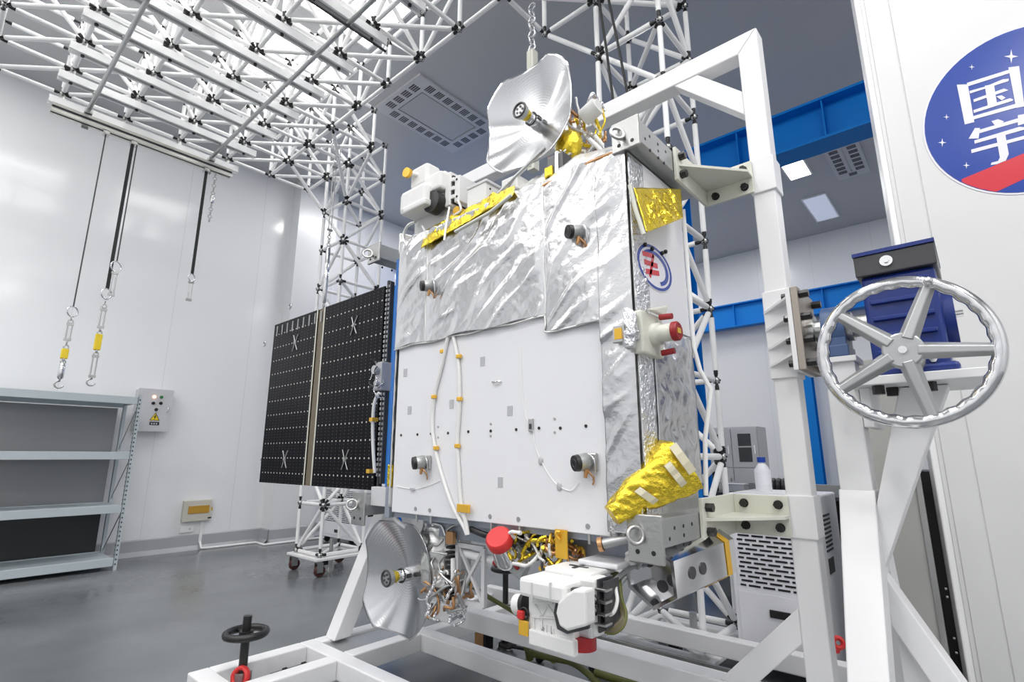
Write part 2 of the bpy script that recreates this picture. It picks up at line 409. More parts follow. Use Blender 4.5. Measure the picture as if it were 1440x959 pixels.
tower(0); tower(8)
# knee braces where the roof meets the left tower
E_((7, 1, L7), (8, 0, 6)); E_((9, 1, L7), (9, 0, 6)); E_((7, 0, L7), (8, 0, 6)); E_((2, 0, L7), (1, 0, 6))
truss = thing('space_truss', 'huge white tube space frame with black joints spanning the room on two wheeled towers', 'truss', (-4, 3.4, 0))
def size_of(a, b):
    tot = 0; n = 6; last = None
    for i in range(n+1):
        q = proj(V(a).lerp(V(b), i/n))
        if q is None or q[2] < .3: last = None; continue
        ok = 0 <= q[0] <= 1440 and 0 <= q[1] <= 959
        if last and ok: tot += math.hypot(q[0]-last[0], q[1]-last[1])*.05/q[2]
        last = q if ok else None
    return tot
def tube_geo(mb, a, b):
    a, b = V(a), V(b); d = (b-a).normalized(); r = .0225; L = (b-a).length
    mb.rings([(a+d*.075, r, d), (b-d*.075, r, d)], 8, True, True, 0)
    for p, s in ((a, 1), (b, -1)):
        e = d*s
        mb.rings([(p+e*.076, .0165, e), (p+e*.050, .0165, e), (p+e*.022, .009, e)], 8, False, True, 1)
    return mb
el = sorted(edges, key=lambda e: -size_of(NP(e[0]), NP(e[1])))
for e in el[:100]:
    obj('tube', tube_geo(MB(), NP(e[0]), NP(e[1])), ['tube', 'black'], truss, fixn=False)
mb = MB()
for e in el[100:]: tube_geo(mb, NP(e[0]), NP(e[1]))
obj('tube', mb, ['tube', 'black'], truss, kind='stuff', fixn=False)
nodes = sorted({n for e in edges for n in e}, key=lambda n: -(lambda q: (1/q[2] if q and 0 <= q[0] <= 1440 and 0 <= q[1] <= 959 else 0))(proj(NP(n))))
def node_geo(mb, n):
    p = NP(n); mb.sphere(p, .028, 10, 6, 0)
    for d in ((1, 0, 0), (-1, 0, 0), (0, 1, 0), (0, -1, 0), (0, 0, 1), (0, 0, -1), (1, 1, 0), (-1, -1, 0), (0, 1, -1), (1, 0, -1), (0, -1, -1), (-1, 0, -1)):
        d = V(d).normalized(); mb.cyl(p+d*.024, p+d*.031, .007, n=6, mi=1)
    return mb
for n in nodes[:100]: obj('joint', node_geo(MB(), n), ['steel', 'black'], truss, fixn=False)
mb = MB()
for n in nodes[100:]: node_geo(mb, n)
obj('joint', mb, ['steel', 'black'], truss, kind='stuff', fixn=False)
# rails bolted under the roof rows, cross tubes, sliding beam
def channel(mb, x, y0, y1, z0, z1, w):
    t = .007
    mb.bb(x-w/2, x+w/2, y0, y1, z1-t, z1).bb(x-w/2, x-w/2+t, y0, y1, z0, z1-t).bb(x+w/2-t, x+w/2, y0, y1, z0, z1-t)
    mb.bb(x-w/2+t, x-.022, y0, y1, z0, z0+t).bb(x+.022, x+w/2-t, y0, y1, z0, z0+t)
    return mb
for k in range(3, 11):
    x = nx_(k); mb = channel(MB(), x, .40, 2.36, nz_(7)-.155, nz_(7)-.075, .088)
    r_ = obj('rail', mb, 'tube', truss)
    for m in range(1, 6):
        y = ny_(m)
        if .40 < y < 2.4:
            obj('rail_bolt', MB().cyl((x, y, nz_(7)-.17), (x, y, nz_(7)-.153), .016, n=8), 'black', r_)
            obj('rail_hanger', MB().bb(x-.02, x+.02, y-.02, y+.02, nz_(7)-.077, nz_(7)-.024), 'steel', r_)
TZ = nz_(7)-.19
for y in (.72, 1.97):
    obj('cross_tube', MB().cyl((-7.02, y, TZ), (-2.3, y, TZ), .021, n=12), 'gray_alu', truss)
    for k in range(3, 11, 2):
        obj('tube_clamp', MB().bb(nx_(k)-.03, nx_(k)+.03, y-.028, y+.028, TZ+.018, TZ+.038), 'steel', truss)
obj('guide_rod', MB().cyl((-3.66, 1.0, TZ-.03), (-3.66, 2.36, TZ-.03), .012, n=10), 'wire', truss)
BX, BZ = -6.86, 4.95
sb = MB()
for dx, dz in ((-.035, -.03), (.035, -.03), (-.035, .03), (.035, .03)): sb.bb(BX+dx-.018, BX+dx+.018, .42, 2.22, BZ+dz-.016, BZ+dz+.016)
beam_ = obj('sliding_beam', sb, 'alu_profile', truss)
obj('beam_core', MB().bb(BX-.045, BX+.045, .425, 2.215, BZ-.012, BZ+.012).bb(BX-.012, BX+.012, .425, 2.215, BZ-.04, BZ+.04), 'wire', beam_)
for y in (.72, 1.97):
    obj('beam_bracket', MB().bb(BX-.05, BX+.05, y-.035, y+.035, BZ+.07, TZ-.01).bb(BX-.055, BX-.045, y-.03, y+.03, BZ-.08, BZ+.08), 'steel', beam_, bev=.004)
for y in (.9, 1.16, 1.93):
    obj('trolley', MB().bb(BX-.03, BX+.055, y-.03, y+.03, BZ-.1, BZ-.06).cyl((BX+.05, y, BZ-.075), (BX+.06, y, BZ-.075), .02, n=10), 'steel', beam_, bev=.003)
# wheeled bases of the two towers
def tower_base(k0, nm):
    x1, x0 = nx_(k0)+.08, nx_(k0+1)-.08; y0, y1 = ny_(0)-.08, ny_(-1)+.08; z = nz_(-2)-(.055 if k0 else .082)
    bp = MB().bb(x0, x1, y0, y0+.10, z, z+.03).bb(x0, x1, y1-.10, y1, z, z+.03).bb(x0, x0+.10, y0+.1, y1-.1, z, z+.03).bb(x1-.10, x1, y0+.1, y1-.1, z, z+.03)
    obj('base_plate', bp, 'tube', truss, bev=.006)
    for (cx, cy) in ((x0+.06, y0+.06), (x1-.06, y0+.06), (x0+.06, y1-.06), (x1-.06, y1-.06)):
        c = obj('caster', MB().bb(cx-.03, cx+.03, cy-.03, cy+.03, z-.02, z).bb(cx-.035, cx-.028, cy-.03, cy+.045, .05, z-.02).bb(cx+.028, cx+.035, cy-.03, cy+.045, .05, z-.02), 'steel', truss)
        obj('wheel', MB().rings([((cx-.024, cy+.02, .065), .058, (1, 0, 0)), ((cx-.018, cy+.02, .065), .065, (1, 0, 0)), ((cx+.018, cy+.02, .065), .065, (1, 0, 0)), ((cx+.024, cy+.02, .065), .058, (1, 0, 0))], 20), 'castered', c)
        obj('wheel_hub', MB().cyl((cx-.027, cy+.02, .065), (cx+.027, cy+.02, .065), .036, n=16), 'black', c)
    cx, cy = (x0+x1)/2+.12, (y0+y1)/2-.05
    j = obj('jack_foot', MB().cyl((cx, cy, .03), (cx, cy, z+.20), .024).cyl((cx, cy, 0), (cx, cy, .012), .10, n=24).cyl((cx, cy, .012), (cx, cy, .05), .04, .026), 'steel', truss)
    obj('jack_brace', MB().beam((x0+.05, y0+.05, z+.012), (x1-.05, y1-.05, z+.012), .06, .02).beam((x1-.05, y0+.05, z+.012), (x0+.05, y1-.05, z+.012), .06, .019), 'tube', truss)
    obj('jack_post', MB().bb(cx-.17, cx-.10, cy-.03, cy+.03, .06, z+.02), 'black', truss)
tower_base(0, 'r'); tower_base(8, 'l')
# ------------------------------------------------------------------ hanging lines
def hanger(x, y, ztop, segs, label, cat='hanging wire'):
    t = thing('hanging_line', label, cat, (x, y, ztop), 'suspension lines hanging from the truss')
    z = ztop
    for kind, L in segs:
        if kind == 'wire': obj('wire', MB().cyl((x, y, z), (x, y, z-L), .0065, n=8), 'wire', t)
        if kind == 'strap': obj('strap', MB().bb(x-.006, x+.006, y-.016, y+.016, z-L, z), 'rubber', t)
        if kind == 'ring': obj('ring', MB().torus((x, y, z-L/2), (1, .6, 0), L/2, .007, 20, 6), 'chrome', t)
        if kind == 'turn':
            obj('turnbuckle', MB().cyl((x, y-.018, z), (x, y-.018, z-L), .007, n=8).cyl((x, y+.018, z), (x, y+.018, z-L), .007, n=8).bb(x-.012, x+.012, y-.03, y+.03, z-.025, z).bb(x-.012, x+.012, y-.03, y+.03, z-L, z-L+.025), 'steel', t)
        if kind == 'scale': obj('spring_scale', MB().rings([((x, y, z), .010, (0, 0, -1)), ((x, y, z-.02), .026, (0, 0, -1)), ((x, y, z-L+.02), .026, (0, 0, -1)), ((x, y, z-L), .010, (0, 0, -1))], 12), 'chrome', t)
        if kind == 'tag': obj('yellow_tag', MB().bb(x-.02, x+.02, y-.03, y+.03, z-L, z), 'yellow', t, bev=.008)
        if kind == 'chain':
            q = MB(); n = max(2, int(L/.045))
            for i in range(n):
                q.torus((x, y, z-L*(i+.5)/n), (1, 0, 0) if i % 2 else (0, 1, 0), .020, .006, 12, 6)
            obj('chain', q, 'steel', t)
        if kind == 'hook':
            q = MB(); pts = [(x, y+.035*math.sin(a), z-.05-.035*math.cos(a)+.0) for a in [math.pi+i*.45 for i in range(11)]]
            q.path([(x, y, z), (x, y, z-.02)]+pts, .008, 8); obj('hook', q, 'steel', t)
        z -= L
    return t
zt = BZ-.10
def zat(px, py, x): return onx(px, py, x).z
hx = BX+.02
z1 = zat(98, 430, hx); z2 = zat(75, 545, hx)
d = (z1-z2)
hanger(hx, .9, zt, [('wire', zt-z1), ('ring', d*.13), ('chain', d*.08), ('turn', d*.22), ('chain', d*.10), ('tag', d*.12), ('chain', d*.05), ('scale', d*.2), ('hook', d*.10)],
       'leftmost hanging wire with turnbuckle, yellow tag and hook above the steel rack')
z1 = zat(147, 405, hx); z2 = zat(122, 545, hx); d = z1-z2
hanger(hx, 1.15, zt, [('strap', zt-z1), ('ring', d*.11), ('chain', d*.1), ('turn', d*.2), ('chain', d*.06), ('tag', d*.16), ('chain', d*.05), ('turn', d*.22), ('hook', d*.10)],
       'thick black hanging strap ending in turnbuckles, yellow tag and hook')
z1 = zat(256, 382, hx); z2 = zat(250, 420, hx); d = z1-z2
hanger(hx, 1.93-.0, zt, [('strap', zt-z1), ('ring', d*.28), ('turn', d*.72)],
       'short black hanging strap with ring and silver turnbuckle, rightmost over the wall box')
hanger(hx+.04, 1.185, zt, [('wire', zt-zat(154, 367, hx)), ('ring', .12), ('turn', .27)], 'thin wire with silver ring and short turnbuckle, close beside the thick black strap')
hanger(hx+.02, 2.03, zt+.02, [('chain', .3), ('scale', .12), ('chain', .25)], 'short silver chain bundle hanging at the end of the sliding beam')
p = onz(472, 222, 4.95)
hanger(p.x, p.y, 5.18, [('ring', .2), ('chain', .15), ('turn', .85), ('chain', .2), ('scale', .7), ('chain', .15), ('turn', .5)], 'long silver line of turnbuckles hanging inside the left truss tower')
t = thing('hanging_strut', 'cream square strut hanging from a shackle on the truss behind the upper dish', 'strut', (-2.40, 2.98, 5.2))
sx, sy = -2.40, 2.98
obj('strut', MB().bb(sx-.035, sx+.035, sy-.035, sy+.035, 3.6, 4.72).bb(sx-.008, sx+.008, sy-.045, sy+.045, 3.62, 4.70), 'cream', t, bev=.005)
q = MB()
for i in range(7): q.torus((sx, sy, 4.76+.07*i), (1, 0, 0) if i % 2 else (0, 1, 0), .035, .009, 12, 6)
obj('shackle_chain', q, 'chrome', t)
for (dx, lab) in ((0, 'left one of two black ropes hanging beside the right truss tower'), (.10, 'right one of two black ropes hanging beside the right truss tower')):
    a = ony(843+dx*140, 5, 3.2); b = ony(862+dx*220, 140, 3.2)
    tag(obj('hanging_rope', MB().path([a+(a-b)*.5, a, (a+b)/2+V((.004, 0, 0)), b, b+(b-a)*.4], .011, 8), 'rubber'), lab, 'rope', 'black ropes by the right truss tower')
# ================================================================== the turnover stand
ZB0, ZB1 = .185, .285
AX = -1.68                     # middle of the stand
AZ, AY = 1.836, 2.317          # axle
stand = thing('turnover_stand', 'white welded test stand whose rotating frame, gearbox and handwheel carry the satellite', 'stand', (AX, AY, 0))
base = MB()
xl0, xl1, xr0, xr1 = -3.175, -2.755, -.605, -.185
for (y0, y1) in ((1.12, 1.22), (1.71, 1.80), (2.28, 2.38), (2.84, 2.93)):
    base.bb(xl0, xr1, y0, y1, ZB0, ZB1)
base.bb(xl0, xr1, 3.255, 3.332, .235, .335)
for (x0, x1) in ((xl0, xl0+.095), (xl1-.095, xl1), (xr0, xr0+.095), (xr1-.095, xr1)):
    for (y0, y1) in ((1.22, 1.71), (1.80, 2.28), (2.38, 2.84), (2.93, 3.332)):
        base.bb(x0, x1, y0, y1, ZB0, ZB1)
obj('base_frame', base, 'white', stand, bev=.007)
for (x0, x1) in ((xl0+.095, xl1-.095), (xr0+.095, xr1-.095)):
    for (y0, y1) in ((1.80, 2.28), (2.38, 2.84)):
        obj('cover_plate', MB().bb(x0, x1-.035, y0, y1, .255, .270), 'gray_alu', stand)
# jack screws with black hand rings
def jack(x, y, top, zr):
    j = obj('jack_screw', MB().cyl((x, y, .03), (x, y, top), .021, n=14), 'black', stand)
    obj('hand_ring', MB().torus((x, y, zr), (0, 0, 1), .095, .017, 32, 8, squash=1.1).beam((x-.095, y, zr), (x+.095, y, zr), .028, .012).cyl((x, y, zr-.035), (x, y, zr+.01), .034), 'black', j)
    obj('jack_foot', MB().cyl((x, y, 0), (x, y, .03), .07, .05, n=20), 'steel', j)
    obj('jack_nut', MB().cyl((x, y, ZB1-.11), (x, y, ZB1+.01), .045, n=6), 'steel', j)
    obj('jack_plate', MB().bb(x-.115, x+.115, y-.05, y+.05, .20, .215), 'white', j)
jx, jy = -2.96, 1.30
jack(jx, jy, onx(338, 868, jx).z, onx(338, 892, jx).z)
jack(-2.80, 3.10, ony(714, 797, 3.10).z+.01, ony(714, 800, 3.10).z)
jack(-.40, 1.30, .55, .46); jack(-.40, 3.10, .55, .46)
# pedestals
def pedestal(x0, x1):
    xc = (x0+x1)/2; w = x1-x0
    obj('pedestal_post', MB().bb(x0+.005, x1-.005, AY-.055, AY+.055, .95, 1.60), 'white', stand, bev=.006)
    for s in (-1, 1):
        f, t_ = AY-s*.0, 0
        a = V((xc, AY+s*.415, ZB1-.004)); b = V((xc, AY+s*.035, 1.10))
        dn = V((0, s*.05, 0))
        # leg: parallelogram section cut level at foot and top
        obj('leg', MB().prism([(x0, AY+s*.465, ZB1), (x0, AY+s*.355, ZB1), (x0, AY+s*.0, 1.06), (x0, AY+s*.0, 1.235), (x0, AY+s*.055, 1.235)], (w, 0, 0)), 'white', stand, bev=.005)
pedestal(-3.14, -3.035); pedestal(-.415, -.305)
# right pedestal outboard braces and bearing tables
def flat_brace(name, pts, y0, y1): return obj(name, MB().prism([(x, y0, z) for x, z in pts], (0, y1-y0, 0)), 'white', stand, bev=.004)
flat_brace('brace', [(-.315, .96), (-.315, .80), (-.03, ZB1), (.06, ZB1)], 2.27, 2.36)
flat_brace('brace', [(-.31, .975), (-.31, 1.17), (-.19, 1.585), (-.055, 1.585)], 2.255, 2.375)
obj('foot_beam', MB().bb(-.20, .12, 2.25, 2.38, ZB0, ZB1), 'white', stand, bev=.006)
obj('gusset', MB().prism([(-.305, 2.305, .78), (-.305, 2.305, ZB1), (-.05, 2.305, ZB1)], (0, .012, 0)), 'white', stand)
tbl = obj('bearing_table', MB().bb(-.325, .045, 2.13, 2.52, 1.588, 1.618).bb(-.30, -.27, 2.2, 2.45, 1.45, 1.588), 'white', stand, bev=.003)
for (x, y) in ((-.24, 2.17), (-.10, 2.17), (-.21, 2.26)):
    obj('bolt', hexbolt(MB(), (x, y, 1.588), (0, 0, -1), .018, .03), 'bolt', tbl)
obj('bearing_shelf', MB().bb(-.44, -.30, 2.24, 2.40, 1.695, 1.715).prism([(-.43, 2.26, 1.695), (-.31, 2.26, 1.695), (-.31, 2.26, 1.45)], (0, .10, 0)), 'white', stand, bev=.002)
pb = obj('pillow_block', MB().bb(-.405, -.32, AY-.075, AY+.075, 1.715, 1.76).cyl((-.40, AY, AZ), (-.325, AY, AZ), .085, n=28).bb(-.40, -.325, AY-.07, AY+.07, 1.75, 1.83), 'steelblue', stand, bev=.004)
obj('axle', MB().cyl((-.50, AY, AZ), (-.43, AY, AZ), .062, n=28).cyl((-.43, AY, AZ), (-.10, AY, AZ), .042, n=24).cyl((-.325, AY, AZ), (-.305, AY, AZ), .055, n=20), 'steel', stand)
pl = obj('pillow_block', MB().bb(-3.13, -3.045, AY-.075, AY+.075, 1.60, 1.76).cyl((-3.125, AY, AZ), (-3.05, AY, AZ), .085, n=28), 'steelblue', stand, bev=.004)
obj('axle', MB().cyl((-3.16, AY, AZ), (-2.86, AY, AZ), .042, n=24), 'steel', stand)
# gearbox
gx0, gx1, gy0, gy1, gz0, gz1 = -.245, -.035, 2.17, 2.47, 1.62, 1.975
gb = MB().bb(gx0, gx1, gy0, gy1, gz0, gz1).bb(gx0-.02, gx1+.02, gy0-.01, gy1+.01, gz0, gz0+.03)
gear = obj('gearbox', gb, 'gearblue', stand, bev=.012)
q = MB()
for i in range(5):
    z = gz0+.07+i*.06; q.bb(gx0+.02, gx1-.02, gy0-.016, gy0, z, z+.014)
obj('cooling_fins', q, 'gearblue', gear, bev=.003)
obj('top_cover', MB().bb(gx0-.01, gx1+.01, gy0-.02, gy1+.02, gz1, gz1+.075), 'bench', gear, bev=.004)
obj('cover_lid', MB().bb(gx0-.012, gx1+.012, gy0-.025, gy1+.025, gz1+.075, gz1+.088), 'gearblue', gear)
obj('plug', hexbolt(MB().cyl((-.16, gy0-.02, gz1+.04), (-.16, gy0-.027, gz1+.04), .019, n=20), (-.16, gy0-.027, gz1+.04), (0, -1, 0), .009, .008), 'chrome', gear)
obj('side_flange', MB().cyl((gx1, AY, AZ-.02), (gx1+.03, AY, AZ-.02), .12, n=28), 'gearblue', gear)
obj('bolt', MB().cyl((gx1+.03, AY-.07, AZ-.02), (gx1+.05, AY-.07, AZ-.02), .012), 'chrome', gear)
for (x, z) in ((-.20, 1.66), (-.08, 1.66), (-.08, 1.93)):
    obj('bolt', hexbolt(MB(), (x, gy0, z), (0, -1, 0), .011, .012), 'chrome', gear)
# handwheel
HWC = V((-.135, 1.90, 1.655)); RW = .208
hw = obj('handwheel', MB().torus(HWC, (0, -1, 0), RW, .0185, 150, 10, wob=.0020, wn=30, squash=1.0), 'chrome', stand)
obj('hub', MB().rings([(HWC+V((0, -.016, 0)),   .052, (0, -1, 0)), (HWC+V((0, -.020, 0)), .047, (0, -1, 0))], 32).cyl(HWC+V((0, .03, 0)), HWC+V((0, -.016, 0)), .052, n=32), 'gray_alu', hw)
obj('hub_screw', MB().cyl(HWC+V((0, -.020, 0)), HWC+V((0, -.027, 0)), .011, n=16), 'chrome', hw)
for k in range(5):
    a = math.radians(66+72*k); d = V((math.cos(a), 0, math.sin(a))); n = V((-math.sin(a), 0, math.cos(a)))
    p0, p1 = HWC+d*.035, HWC+d*(RW-.008); vs = []
    for p, w, dp in ((p0, .027, .026), (p1, .019, .014)):
        vs += [p-n*w+V((0, .004, 0)), p+n*w+V((0, .004, 0)), p+n*w*.45+V((0, -dp, 0)), p-n*w*.45+V((0, -dp, 0))]
    obj('spoke', MB().add(vs, [(0, 1, 5, 4), (1, 2, 6, 5), (2, 3, 7, 6), (3, 0, 4, 7), (3, 2, 1, 0), (4, 5, 6, 7)]), 'gray_alu', hw, bev=.003)
a = math.radians(66); kp = HWC+V((math.cos(a)*RW, -.012, math.sin(a)*RW))
obj('knob', MB().cyl(kp, kp+V((0, -.012, 0)), .013).sphere(kp+V((0, -.02, 0)), .012), 'chrome', hw)
obj('input_shaft', MB().cyl(HWC+V((0, .02, 0)), V((HWC.x, gy0, HWC.z)), .016, n=16).cyl((HWC.x, gy0-.05, HWC.z), (HWC.x, gy0, HWC.z), .036, n=20), 'steel', stand)
# rotating frame
fy0, fy1 = 2.272, 2.362
fxr0, fxr1, fxl0, fxl1 = -.597, -.507, -2.85, -2.76
fz0, fz1 = .39, 3.283
W = .097
rot = obj('rotating_frame', MB().prism([(fxr0, fy0, fz0+W), (fxr1, fy0, fz0), (fxr1, fy0, fz1), (fxr0, fy0, fz1-W)], (0, .09, 0))
    .prism([(fxl0, fy0, fz0), (fxl1, fy0, fz0+W), (fxl1, fy0, fz1-W), (fxl0, fy0, fz1)], (0, .09, 0))
    .prism([(fxl0, fy0, fz1), (fxl1, fy0, fz1-W), (fxr0, fy0, fz1-W), (fxr1, fy0, fz1)], (0, .09, 0))
    .prism([(fxl0, fy0, fz0), (fxr1, fy0, fz0), (fxr0, fy0, fz0+W), (fxl1, fy0, fz0+W)], (0, .09, 0)), 'white', stand, bev=.006)
for sxn in (0, 1):
    for szn in (0, 1):
        x = (fxr0 if sxn else fxl1); ix = -1 if sxn else 1; z = (fz1-W if szn else fz0+W); iz = -1 if szn else 1
        L1, L2 = .195, .317
        obj('corner_brace', MB().prism([(x, fy0+.004, z+iz*L1), (x, fy0+.004, z+iz*L2), (x+ix*L2, fy0+.004, z), (x+ix*L1, fy0+.004, z)], (0, .082, 0)), 'white', rot, bev=.004)
for x0, x1 in ((fxr0, fxr1), (fxl0, fxl1)):
    for (z0, z1) in ((2.467, 2.625), (1.050, 1.207)):
        obj('sleeve', MB().bb(x0-.006, x1+.008, fy0-.010, fy1+.010, z0, z1), 'white', rot, bev=.004)
obj('sleeve', MB().bb(fxr0-.006, fxr1+.006, fy0-.012, fy1+.012, 1.655, 2.02), 'white', rot, bev=.004)
# axle flange with ribs and bolts on the right post
fl = obj('axle_flange', MB().bb(fxr1+.008, fxr1+.026, 2.19, 2.445, 1.672, 2.0), 'white', rot, bev=.002)
obj('flange_plate', MB().bb(fxr1+.027, fxr1+.052, 2.19, 2.445, 1.672, 2.0), 'brownsteel', rot, bev=.002)
for z in (1.72, 1.79, 1.87, 1.945):
    obj('rib', MB().prism([(fxr0-.006, fy0-.012, z-.02), (fxr1+.007, fy0-.012, z+.012), (fxr1+.007, 2.195, z+.012)], (0, 0, .010)), 'white', rot)
for y in (2.213, 2.422):
    for z in (1.70, 1.79, 1.88, 1.97):
        obj('bolt', hexbolt(MB(), (fxr1+.052, y, z), (1, 0, 0), .016, .034), 'bolt', rot)
        obj('bolt', hexbolt(MB(), (fxr1+.008, y, z), (-1, 0, 0), .014, .018), 'bolt', rot)
# brackets from the frame to the satellite mounting blocks
def bracket(xb, xp, zc, s, flange_tri):
    # s=+1 right side, -1 left ; plate one on the block side, plate two on the post, level web between
    yb0, t = 1.925, .014; h = .075; ye = fy0-.012
    br = obj('bracket', MB().bb(xb, xb+s*t, yb0, ye, zc-h, zc+h), 'cream', rot, bev=.002)
    x2 = xp+s*.012
    obj('post_plate', MB().prism([(xb+s*t, ye-t, zc-h), (x2, ye-t, zc-h), (x2, ye-t, zc+h), (xb+s*t, ye-t, zc+h)], (0, t, 0)), 'cream', br, bev=.002)
    obj('web', MB().prism([(xb+s*t, yb0+.02, zc-.006), (xb+s*t, ye-t, zc-.006), (x2, ye-t, zc-.006), (x2, ye-t-.06, zc-.006)], (0, 0, .012)), 'cream', br, bev=.001)
    for dx in ((ony(1046, 705, 2.245).x+.8)*1., (ony(1094, 707, 2.245).x+.8)*1.):
        for dz in (-.042, .042):
            obj('bolt', hexbolt(MB().cyl((xb+s*dx, ye-t, zc+dz), (xb+s*dx, ye-t-.004, zc+dz), .017, n=16), (xb+s*dx, ye-t-.004, zc+dz), (0, -1, 0), .015, .014), 'bolt', br)
    for dz in (-.042, .042):
        obj('bolt', hexbolt(MB(), (xb+s*t, yb0+.035, zc+dz), (s, 0, 0), .017, .026), 'bolt', br)
bracket(-.80, fxr0, 2.545, 1, True); bracket(-.80, fxr0, 1.128, 1, True)
bracket(-2.565, fxl1, 2.50, -1, True); bracket(-2.565, fxl1, 1.128, -1, True)
def mblock(x0, x1, z0, z1, yf=1.62, yr=2.2, low=False, lab=None):
    b = obj('mounting_block', MB().bb(x0, x1, yf+.012, yr, z0+.02, z1), 'gray_alu' if low else 'gray_alu', rot, bev=.003)
    obj('end_plate', MB().bb(x0-.008, x1+.006, yf, yf+.014, z0-.03 if low else z0, z1+.012), 'steel', b, bev=.004)
    cx = (x0+x1)/2
    obj('lifting_eye', MB().torus((cx-.02, yf-.024, z1-.052), (.7, -.5, .2), .026, .0065, 24, 8).cyl((cx-.02, yf, z1-.05), (cx-.02, yf-.012, z1-.05), .016), 'steel', b)
    for dx in (.02, -.02):
        obj('socket', MB().cyl((cx+dx*1.4, yf-.001, (z0+.005) if low else (z0+.025)), (cx+dx*1.4, yf+.004, (z0+.005) if low else (z0+.025)), .008, n=12), 'black', b)
    xs = x1 if x1 > -1.6 else x0; sg = 1 if x1 > -1.6 else -1
    for (dy, dz) in ((.06, .03), (.10, .06), (.10, .0), (.17, .03), (.17, .06), (.17, .0), (.22, .06), (.24, .0)):
        obj('bolt_hole', MB().cyl((xs-sg*.003, yf+dy, z1-.035-dz), (xs+sg*.0008, yf+dy, z1-.035-dz), .0065, n=10), 'black', b)
    return b
mblock(-.906, -.802, 2.49, 2.605); mblock(-.915, -.802, 1.045, 1.155, low=True)
mblock(-2.563, -2.46, 2.455, 2.56, yf=1.62, yr=2.10); mblock(-2.563, -2.46, 1.03, 1.155, yf=1.62, yr=2.10, low=True)
obj('lower_plate', MB().bb(-2.46, -2.285, 1.66, 1.70, 1.10, 1.195), 'lightgray', rot, bev=.003)
# ================================================================== the satellite
YF, YR = 1.65, 2.10
SX0, SX1, SZ0, SZ1 = -2.275, -.868, 1.078, 2.505
sat = thing('satellite', 'boxy satellite in crumpled silver foil with white front panel, two dishes and black solar wing', 'satellite', (-1.57, 1.87, SZ0))
def F(px, py, dy=0.): return ony(px, py, YF-dy)
def S(px, py, dx=0.): return onx(px, py, SX1+dx)
obj('body', MB().bb(SX0, SX1, YF+.012, YR, SZ0, SZ1), 'foil_soft', sat, bev=.004)
def ridged(x, z, ang, sx, sz, seed):
    c, s = math.cos(ang), math.sin(ang); a = (x*c+z*s)*sx; b = (-x*s+z*c)*sz
    n = noise.noise(V((a, b, seed))); n2 = noise.noise(V((a*2.1, b*2.3, seed+9)))
    return (1-abs(n)*2)*.7+(1-abs(n2)*2)*.3
SEAMS = (-2.03, -1.262)
def mli(x, z):
    warp = .06*noise.noise(V((x*3, z*3, 5)))
    h = .55*ridged(x+warp, z, .72, 1.8, 6.5, 1)+.30*ridged(x, z+warp*1.5, .22, 2.4, 9, 4)+.15*ridged(x+warp, z, -.75, 4, 11, 7)
    g = max(0., 1-abs(noise.noise(V(((x*.75+z*.66)*2.2, (-x*.66+z*.75)*8.5+warp*6, 31))))*5)
    d = .0105*(h-.1)+.0075*g+.006*noise.noise(V((x*4.0, z*4.0, 2)))
    for s in SEAMS:
        d *= 1-.85*math.exp(-((x-s)/.022)**2)
    e = min(x-SX0, SX1-x, .08)/.08
    return .014+max(-.012, d)*max(.15, e)
def mli_patch(mb, x0, x1, zlo, zhi, nu, nv):
    mb.grid(lambda u, v: V((x0+(x1-x0)*u, YF-mli(x0+(x1-x0)*u, (zlo(x0+(x1-x0)*u)*(1-v)+zhi(x0+(x1-x0)*u)*v)), zlo(x0+(x1-x0)*u)*(1-v)+zhi(x0+(x1-x0)*u)*v)), nu, nv)
mb = MB()
zt_ = lambda x: SZ1+.012+.012*noise.noise(V((x*6, 0, 3)))
mli_patch(mb, SX0, -1.262, lambda x: 1.912+.006*math.sin(x*17), zt_, 260, 160)
mli_patch(mb, -1.262, -1.0, lambda x: 1.842+(x+1.262)*.0, zt_, 70, 170)
mli_patch(mb, -1.0, SX1, lambda x: 1.10, zt_, 30, 300)
obj('front_blanket', mb, 'foil', sat, solid=.002, fixn=False)
# folded hems of the front blanket
mb = MB()
mb.path([(x, YF-.018, 1.909+.004*math.sin(x*23)) for x in [SX0+i*(SX1*0-1.262-SX0)/24 for i in range(25)]], .004, 6)
mb.path([(-1.262, YF-.018, 1.91), (-1.258, YF-.02, 1.87), (-1.255, YF-.018, 1.840), (-1.13, YF-.018, 1.842), (-1.0, YF-.016, 1.84), (-.998, YF-.014, 1.72)], .004, 6, sub=5)
for s in SEAMS: mb.path([(s+.004*math.sin(i*1.3), YF-.016, 1.92+i*.0585) for i in range(11)], .0028, 6)
obj('hem', mb, 'foil_soft', sat)
